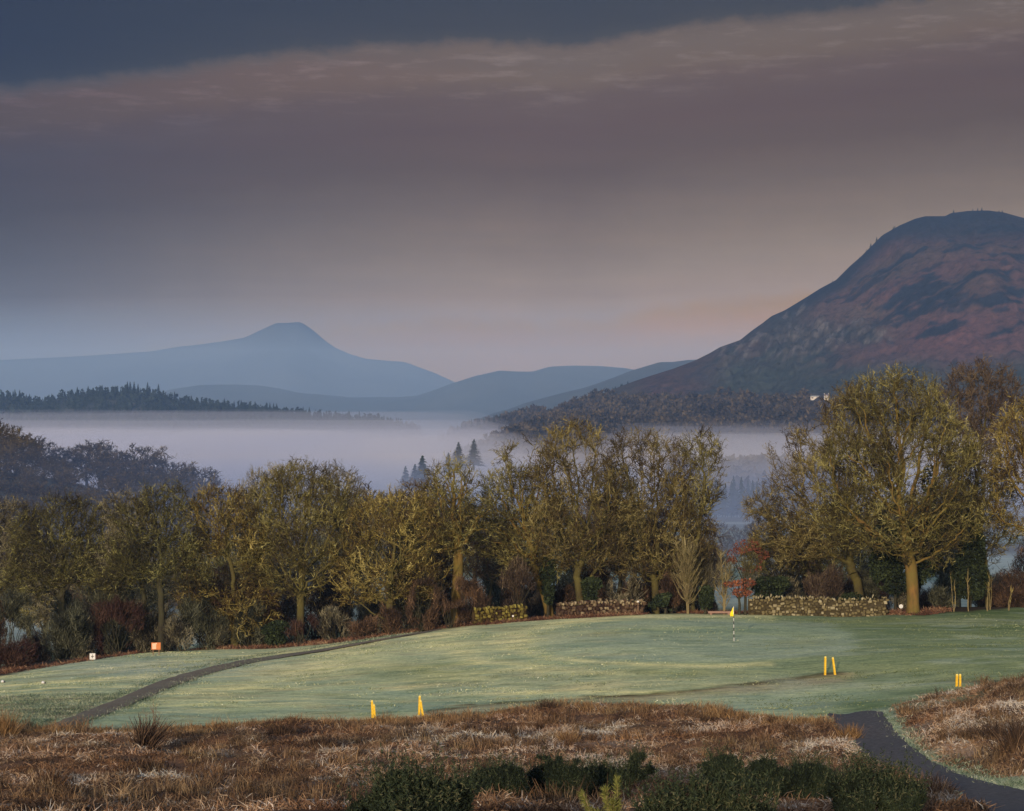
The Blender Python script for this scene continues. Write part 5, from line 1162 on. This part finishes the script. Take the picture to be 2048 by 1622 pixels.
tuft(165, 1478, .8, .35, 120, 'twig_brown', 'sparse dry shrub left of the leaning stump', 6)
tuft(1135, 1492, .7, .5, 300, 'straw', 'brown rush tuft in the middle of the rough', 7)
tuft(1010, 1478, .7, .8, 380, 'twig_brown', 'dark heather tuft left of the middle rush tuft', 8)
tuft(400, 1500, .5, .4, 160, 'bracken', 'small dead stalk tuft right of the leaning stump', 9)
tuft(2040, 1500, 1.2, .8, 420, 'twig_brown', 'dark heather tuft at the right edge on the bank', 10)
tuft(1990, 1480, .7, .7, 320, 'twig_brown', 'small heather tuft on the bank left of the dark one', 11)
tuft(1700, 1480, .7, .6, 320, 'straw', 'dry grass tuft at the left lip of the dark path', 12)
tuft(1870, 1598, .7, .6, 320, 'bracken', 'rusty bracken tuft between gorse and dark path', 13)
tuft(640, 1500, .6, 1.3, 900, 'twig_brown', 'wide dark heather patch below the near yellow posts', 14)
tuft(560, 1470, .5, 1.2, 700, 'twig_brown', 'dark heather patch left of the near yellow posts', 15)

def stalks(px, py, n, H, label, seed):
    """bare branching dead shrub"""
    rng = np.random.default_rng(seed); p = hit(px, py); r = empty('dead_shrub', p, label, 'dead shrub'); m = MB()
    for i in range(n):
        h = H * rng.uniform(.6, 1); lean = rng.normal(0, .22, 2); t = np.linspace(0, 1, 6); c = np.c_[lean[0] * h * t, lean[1] * h * t, h * t]; c[:, :2] += rng.normal(0, .02, (6, 2)).cumsum(0); m.tube(c, np.linspace(.02, .006, 6), 4, cap=False)
        for k in range(6):
            s = c[rng.integers(2, 6)]; d = np.array([*rng.normal(0, .6, 2), .7]) * rng.uniform(.12, .3) * H; m.tube([s, s + d * .5 + rng.normal(0, .015, 3), s + d], [.008, .006, .004], 3, cap=False)
    m.build('stem', M['wood'], r)
stalks(308, 1492, 7, 1.7, 'bare branching dead shrub above the leaning stump', 301)
stalks(175, 1478, 5, 1.0, 'bare thin shrub left of the leaning stump', 302)

# gorse ----------------------------------------------------------------------
def gorse(px, py, lob, label, seed, n, twig='gorse'):
    rng = np.random.default_rng(8000 + seed); p0 = hit(px, py); Y = p0[1]
    r = empty('gorse_bush', p0, label, 'gorse bush', 'gorse bushes in the foreground')
    L_ = world_lobes(lob, p0, Y, .9, rng); pts = lobe_points(L_, n, rng, .8); pts = pts[fbm(pts[:, 0] * 2.6 + seed, pts[:, 2] * 2.6 + pts[:, 1] * 1.3, seed + 3, 3) > -.2]; gz = gh(pts[:, 0] + p0[0], pts[:, 1] + p0[1]) - p0[2]; pts = pts[pts[:, 2] > gz - .1]; m = len(pts)
    k = rng.integers(0, 3, m)
    # upright spiny shoots
    ns = 420; top = pts[rng.integers(0, m, ns)]; d = rng.normal(0, .36, (ns, 3)) + np.array([0, 0, 1.0]); Ls = rng.uniform(.22, .62, ns)
    parts = []
    t = rng.random((ns, 26)); base = top[:, None] + unit(d)[:, None] * (t * Ls[:, None])[..., None]; sp = base.reshape(-1, 3)
    dd = rng.normal(0, 1, sp.shape) + np.repeat(unit(d), 26, 0) * .9
    v, q = ribbons(sp, dd, rng.uniform(.03, .07, len(sp)), rng.uniform(.008, .018, len(sp)), rng, .3); parts.append((v, q, np.repeat(np.clip(rng.normal(.74, .2, len(sp)), 0, 1), 6)))
    dd = rng.normal(0, .8, pts.shape) + np.array([0, 0, .8]); v, q = ribbons(pts, dd, rng.uniform(.05, .13, m), rng.uniform(.012, .026, m), rng, .3)
    parts.append((v, q, np.repeat(np.clip(.36 + .5 * fbm(pts[:, 0] * 2, pts[:, 2] * 2, seed, 3) + rng.normal(0, .18, m), 0, 1), 6)))
    v, f, t = join(parts); mk_obj('foliage', mk_mesh('foliage', v, f, M[twig], tone=t), r)
    st = MB()
    for i in range(16):
        e = pts[rng.integers(m)]; st.tube([(e[0] * .5, e[1] * .5, -.4), tuple(e * .7), tuple(e)], [.03, .02, .01], 4, cap=False)
    st.build('stem', M['bark_dark'], r)
gorse(850, 1650, [(795,1582,22,30),(780,1606,44,28),(845,1596,50,26),(882,1602,48,28),(755,1632,50,32),(830,1630,84,34),(915,1606,26,22)], 'dark gorse bush at the left end of the gorse row', 1, 66000)
gorse(1000, 1622, [(945,1580,42,24),(985,1568,42,26),(1030,1558,40,28),(990,1594,70,20)], 'gorse bush second from the left, under the heather', 2, 42000)
gorse(1110, 1618, [(1080,1542,24,28),(1108,1550,44,36),(1150,1556,42,32),(1100,1584,62,22)], 'tallest gorse clump in the middle of the row', 3, 50000)
gorse(1230, 1614, [(1190,1562,38,26),(1235,1568,38,26),(1280,1538,20,28),(1288,1562,28,28),(1230,1584,60,16)], 'gorse bush right of the tallest clump', 4, 44000)
gorse(1460, 1618, [(1420,1558,34,28),(1455,1548,38,32),(1480,1570,42,26),(1430,1584,50,18)], 'separate gorse bush left of the right hand thicket', 5, 42000)
gorse(1600, 1626, [(1530,1554,34,34),(1572,1560,42,34),(1625,1568,46,34),(1670,1578,34,28),(1600,1594,90,22)], 'wide gorse bush in the right hand thicket', 6, 70000)
gorse(1750, 1640, [(1705,1580,40,28),(1745,1584,44,32),(1805,1596,40,26),(1750,1608,76,24)], 'gorse bush at the right end beside the dark path', 7, 62000)
gorse(1440, 1690, [(1400,1630,70,16),(1480,1632,60,16),(1340,1634,60,12)], 'low gorse bush cut off by the bottom edge', 8, 22000)
def pine_shoot():
    p = hit(1235, 1648); Y = p[1]; r = empty('pine_sapling', p, 'young pine with upright yellow green shoots at the bottom edge', 'pine sapling'); rng = np.random.default_rng(5)
    z0 = -(1640 - CY) / F * Y - p[2]
    for i, (dx, top) in enumerate([(0, 1562), (-24, 1578), (-68, 1590), (60, 1600), (-10, 1600)]):
        zt = -(top - CY) / F * Y - p[2]; e = np.array([dx / F * Y, rng.uniform(-.15, .15), zt]); a = np.array([0, 0, z0]); s = MB()
        mid = (a + e) / 2 + np.array([dx * .002, 0, -.05]); s.tube([a, mid, e], [.02, .018, .012], 6); o = s.build('shoot', M['bark_pale'], r)
        m = 700; t = rng.random((m, 1)); pt = np.where(t < .5, a + (mid - a) * 2 * t, mid + (e - mid) * (2 * t - 1)); d = rng.normal(0, .6, (m, 3)) + unit(e - a) * 1.2
        v, q = ribbons(pt, d, rng.uniform(.05, .11, m), rng.uniform(.006, .012, m), rng, .1); mk_obj('needles', mk_mesh('needles', v, q, PN, tone=np.repeat(rng.random(m), 6)), o)
PN = twig_mat('pine_needles', [(0, (.06, .07, .02)), (1, (.26, .26, .07))])
pine_shoot()

# ---------------------------------------------------------------- air
def vol_mat(name, color, dens, aniso=0.0):
    m = bpy.data.materials.new(name); m.use_nodes = True; nt = m.node_tree
    for n in list(nt.nodes): nt.nodes.remove(n)
    out = nt.nodes.new('ShaderNodeOutputMaterial'); v = nt.nodes.new('ShaderNodeVolumePrincipled'); v.inputs['Color'].default_value = (*color, 1)
    v.inputs['Density'].default_value = dens; v.inputs['Anisotropy'].default_value = aniso; nt.links.new(v.outputs[0], out.inputs['Volume']); return m
HAZE_D = 0.75e-4
m = MB(); m.box((0, 3650, 102.5), (24000, 11100, 415)); o = m.build('haze', vol_mat('haze', (0.33, 0.55, 1.0), HAZE_D)); tag(o, 'blue haze filling the valley air', kind='stuff')
m = MB(); m.box((0, 5600, 54), (23500, 3700, 292)); o = m.build('mist', vol_mat('far_mist', (0.62, 0.80, 1.0), 1.75e-4)); tag(o, 'thicker far air in front of the blue mountain', kind='stuff')
def fog_bank(name, label, x0, x1, y0, y1, top, bottom, dens, col, seed, amp=4.0, n=50):
    """closed slab whose upper surface rolls gently and thins out at the rim"""
    xs = np.linspace(x0, x1, n); ys = np.linspace(y0, y1, n); X, Y = np.meshgrid(xs, ys)
    e = np.minimum(np.minimum((X - x0), (x1 - X)) / (x1 - x0), np.minimum((Y - y0), (y1 - Y)) / (y1 - y0) ) * 2
    T = top + amp * fbm(X / 300, Y / 420, seed, 4) - (top - bottom - 1) * (1 - sstep(0, .22, e)) * .9
    B = np.full(X.shape, float(bottom))
    idx = np.arange(n * n).reshape(n, n); q = np.stack([idx[:-1, :-1], idx[:-1, 1:], idx[1:, 1:], idx[1:, :-1]], -1).reshape(-1, 4)
    qb = q[:, ::-1] + n * n; side = []
    for L in (idx[0, :], idx[:, -1], idx[-1, ::-1], idx[::-1, 0]):
        a, b = L[:-1], L[1:]; side.append(np.stack([a, a + n * n, b + n * n, b], -1))
    v = np.concatenate([np.stack([X, Y, T], -1).reshape(-1, 3), np.stack([X, Y, B], -1).reshape(-1, 3)])
    me = mk_mesh(name, v, [q, qb] + side, vol_mat(name, col, dens)); tag(mk_obj(name, me), label, kind='stuff')
fog_bank('fog', 'pale fog bank lying in the valley on the left', -1900, -60, 850, 3340, -36, -93, 0.0010, (0.84, 0.80, 0.88), 1, 11.0)
fog_bank('fog', 'pale fog bank lying in the middle of the valley', -820, 215, 1080, 3350, -34, -92.8, 0.0010, (0.86, 0.82, 0.89), 31, 11.0)
for i_, (tp_, dn_) in enumerate([(-28, .0004), (-19, .00030), (-8, .00024)]):
    fog_bank('mist', ('lowest', 'middle', 'uppermost')[i_] + ' thin veil of mist over the fog bank', -1890 + i_ * 5, 200 - i_ * 25, 860 + i_ * 5, 3345 - i_ * 5, tp_, -91.5 + i_ * .5, dn_, (0.74, 0.76, 0.92), 4 + i_, 6.0)
fog_bank('fog', 'small fog bank under the foot of the big hill', 40, 640, 900, 2180, -26, -90, 0.0013, (0.80, 0.79, 0.88), 21, 5.0)
fog_bank('mist', 'veil of mist over the small fog bank', 45, 635, 905, 2175, -17, -89, 0.0005, (0.74, 0.76, 0.92), 22, 6.0)
fog_bank('mist', 'thin blue mist in the low ground behind the trees', -420, 420, 215, 980, -22, -60, 0.0016, (0.50, 0.62, 0.95), 2, 2.5)
fog_bank('mist', 'blue mist hanging in the wood on the left', -330, -20, 225, 800, -9, -59, 0.0006, (0.28, 0.42, 0.80), 9, 3.0)

# ---------------------------------------------------------------- light, sky, camera
SUN_EL = math.radians(10.5); SUN_AZ = math.radians(-14)     # low behind the camera, a little to its left
sd = Vector((math.sin(SUN_AZ) * math.cos(SUN_EL), -math.cos(SUN_AZ) * math.cos(SUN_EL), math.sin(SUN_EL)))
sl = bpy.data.lights.new('sun', 'SUN'); sl.energy = 4.0; sl.angle = math.radians(0.8); sl.color = (1.0, 0.80, 0.56)
so = bpy.data.objects.new('sun', sl); add(so); so.rotation_euler = sd.to_track_quat('Z', 'Y').to_euler()

w = bpy.data.worlds.new('World'); scene.world = w; w.use_nodes = True; nt = w.node_tree
for n in list(nt.nodes): nt.nodes.remove(n)
out = nt.nodes.new('ShaderNodeOutputWorld'); bg = nt.nodes.new('ShaderNodeBackground'); nt.links.new(bg.outputs[0], out.inputs[0])
sky = nt.nodes.new('ShaderNodeTexSky'); sky.sky_type = 'NISHITA'; sky.sun_disc = False; sky.sun_elevation = SUN_EL; sky.sun_rotation = math.atan2(sd.x, sd.y); sky.air_density = 1.2; sky.dust_density = 1.5
tc = nt.nodes.new('ShaderNodeTexCoord'); sx = nt.nodes.new('ShaderNodeSeparateXYZ'); nt.links.new(tc.outputs['Generated'], sx.inputs[0])
el = math_n(nt, 'MULTIPLY', math_n(nt, 'ARCSINE', sx.outputs[2]), 57.2958)          # degrees above the horizon
az = math_n(nt, 'MULTIPLY', math_n(nt, 'ARCTAN2', sx.outputs[0], sx.outputs[1]), 57.2958)  # degrees right of north
# long streaky noise in the cloud deck
cmb = nt.nodes.new('ShaderNodeCombineXYZ'); nt.links.new(az, cmb.inputs[0]); nt.links.new(el, cmb.inputs[1])
def wnoise(sc, st, det=5, ro=.6, rot=0.0):
    mp = nt.nodes.new('ShaderNodeMapping'); mp.inputs['Scale'].default_value = st; mp.inputs['Rotation'].default_value = (0, 0, rot); nt.links.new(cmb.outputs[0], mp.inputs[0])
    n = nt.nodes.new('ShaderNodeTexNoise'); n.inputs['Scale'].default_value = sc; n.inputs['Detail'].default_value = det; n.inputs['Roughness'].default_value = ro; nt.links.new(mp.outputs[0], n.inputs['Vector']); return math_n(nt, 'SUBTRACT', n.outputs['Fac'], .5)
# elevation of the deck edge: rises to the right, wavers a little
mr = nt.nodes.new('ShaderNodeFloatCurve'); mr.mapping.extend = 'HORIZONTAL'
cv = mr.mapping.curves[0]
pts_e = [(-60, 6.0), (-14, 8.52), (-9, 9.25), (-5, 9.75), (0, 9.93), (1.2, 9.84), (4.5, 10.35), (8, 10.62), (14, 11.2), (60, 13.5)]
P_ = [((a + 60) / 120, e / 20) for a, e in pts_e]
while len(cv.points) > 2: cv.points.remove(cv.points[-1])
cv.points[0].location = P_[0]; cv.points[1].location = P_[-1]
for p in P_[1:-1]: cv.points.new(*p)
mr.mapping.update()
nt.links.new(math_n(nt, 'DIVIDE', math_n(nt, 'ADD', az, 60.0), 120.0), mr.inputs['Value'])
edge = math_n(nt, 'MULTIPLY', mr.outputs[0], 20.0)
edge = math_n(nt, 'ADD', edge, math_n(nt, 'MULTIPLY', wnoise(.9, (1, 1.5, 1), 7, .62), .60))
below = math_n(nt, 'SUBTRACT', edge, el)     # degrees below the edge of the deck
def S(c, g=1.0):
    return tuple(((x / 255) / 12.92 if x / 255 <= .04045 else ((x / 255 + .055) / 1.055) ** 2.4) * g for x in c)
# position -> colour, below = -6 .. 16 degrees mapped to 0..1
def bp(d): return (d + 6) / 26.0
SKY = [(bp(-1.24), (0.044, 0.046, 0.058)), (bp(-0.43), (0.051, 0.050, 0.057)), (bp(-0.20), (0.060, 0.056, 0.058)), (bp(0.05), (0.145, 0.104, 0.080)), (bp(0.38), (0.160, 0.114, 0.086)), (bp(0.92), (0.158, 0.106, 0.074)), (bp(1.47), (0.128, 0.080, 0.062)), (bp(2.29), (0.117, 0.068, 0.051)), (bp(3.39), (0.121, 0.073, 0.047)), (bp(4.63), (0.180, 0.119, 0.074)), (bp(5.60), (0.247, 0.166, 0.099)), (bp(6.43), (0.322, 0.221, 0.135)), (bp(6.99), (0.372, 0.248, 0.150)), (bp(7.41), (0.419, 0.277, 0.168)), (bp(7.75), (0.466, 0.245, 0.064)), (bp(8.10), (0.532, 0.245, 0.043)), (bp(8.45), (0.583, 0.268, 0.047)), (bp(8.94), (0.601, 0.276, 0.048))]
b2 = math_n(nt, 'ADD', below, math_n(nt, 'MULTIPLY', wnoise(.25, (.5, 2.2, 1), 5, .55, .08), 1.1))
mixb = mixc(nt, math_n(nt, 'GREATER_THAN', below, .8), (0, 0, 0), (1, 1, 1))
f = math_n(nt, 'DIVIDE', math_n(nt, 'ADD', below, 6.0), 26.0, True)
base_c = ramp(nt, SKY, f)
# wisps inside the lit rim of the deck
rim = ramp(nt, [(bp(-.05), (0, 0, 0)), (bp(.35), (1, 1, 1)), (bp(1.1), (.7, .7, .7)), (bp(1.9), (0, 0, 0))], f)
wis = math_n(nt, 'MULTIPLY', math_n(nt, 'ADD', wnoise(1.2, (.45, 3.0, 1), 8, .66, .10), -.01), 3.2)
k1 = mixc(nt, math_n(nt, 'MULTIPLY', wis, rim, True), base_c, S((146, 128, 120)))
st = wnoise(.45, (.25, 3.0, 1), 5, .55, .07); dk = ramp(nt, [(0.30, (.90, .89, .92)), (.5, (1, 1, 1)), (.7, (1.10, 1.06, 1.05))], math_n(nt, 'ADD', math_n(nt, 'MULTIPLY', st, 1.0), .5))
k2 = mixc(nt, .55, k1, mixc(nt, 1.0, k1, dk, 'MULTIPLY'))
# brighter towards the gap right of centre, gloomier to the left
azr = ramp(nt, [(0.30, (.38, .48, .72)), (.385, (.50, .62, .88)), (.44, (.80, .85, .95)), (.5, (1, 1, 1)), (.56, (.99, 1.0, 1.0)), (.62, (.93, .95, .97)), (.8, (.8, .8, .85))], math_n(nt, 'DIVIDE', math_n(nt, 'ADD', az, 60.0), 120.0, True))
k3 = mixc(nt, 1.0, k2, azr, 'MULTIPLY')
lft = ramp(nt, [(.36, (1, 1, 1)), (.50, (0, 0, 0))], math_n(nt, 'DIVIDE', math_n(nt, 'ADD', az, 60.0), 120.0, True))
k3 = mixc(nt, math_n(nt, 'MULTIPLY', lft, rim, True), k3, mixc(nt, 1.0, k3, (1.22, .82, .62), 'MULTIPLY'))
# overhead and behind us, out of view: open dawn sky brightened to add fill light
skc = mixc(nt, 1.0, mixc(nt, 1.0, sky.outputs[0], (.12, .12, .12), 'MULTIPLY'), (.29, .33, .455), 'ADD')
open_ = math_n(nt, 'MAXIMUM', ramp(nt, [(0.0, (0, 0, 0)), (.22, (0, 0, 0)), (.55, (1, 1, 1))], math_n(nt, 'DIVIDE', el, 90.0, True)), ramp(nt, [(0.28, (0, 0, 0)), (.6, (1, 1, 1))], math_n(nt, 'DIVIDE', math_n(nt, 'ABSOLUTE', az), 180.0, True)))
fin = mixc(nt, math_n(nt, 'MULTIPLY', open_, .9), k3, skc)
GAIN = 1.0
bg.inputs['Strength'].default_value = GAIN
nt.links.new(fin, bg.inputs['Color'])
w.cycles.sampling_method = 'MANUAL'; w.cycles.sample_map_resolution = 512

cam = bpy.data.cameras.new('camera'); co = bpy.data.objects.new('camera', cam); add(co)
cam.sensor_width = 36; cam.lens = 36 * F / 2048; cam.clip_start = 0.5; cam.clip_end = 60000
co.location = (0, 0, 0); co.rotation_euler = (math.radians(90), 0, 0); scene.camera = co

scene.view_settings.view_transform = 'Standard'; scene.view_settings.look = 'None'; scene.view_settings.gamma = 1; scene.view_settings.exposure = 0.0
cy = scene.cycles
cy.max_bounces = 6; cy.diffuse_bounces = 2; cy.volume_bounces = 3; cy.transparent_max_bounces = 8; cy.use_denoising = True
cy.sample_clamp_indirect = 4
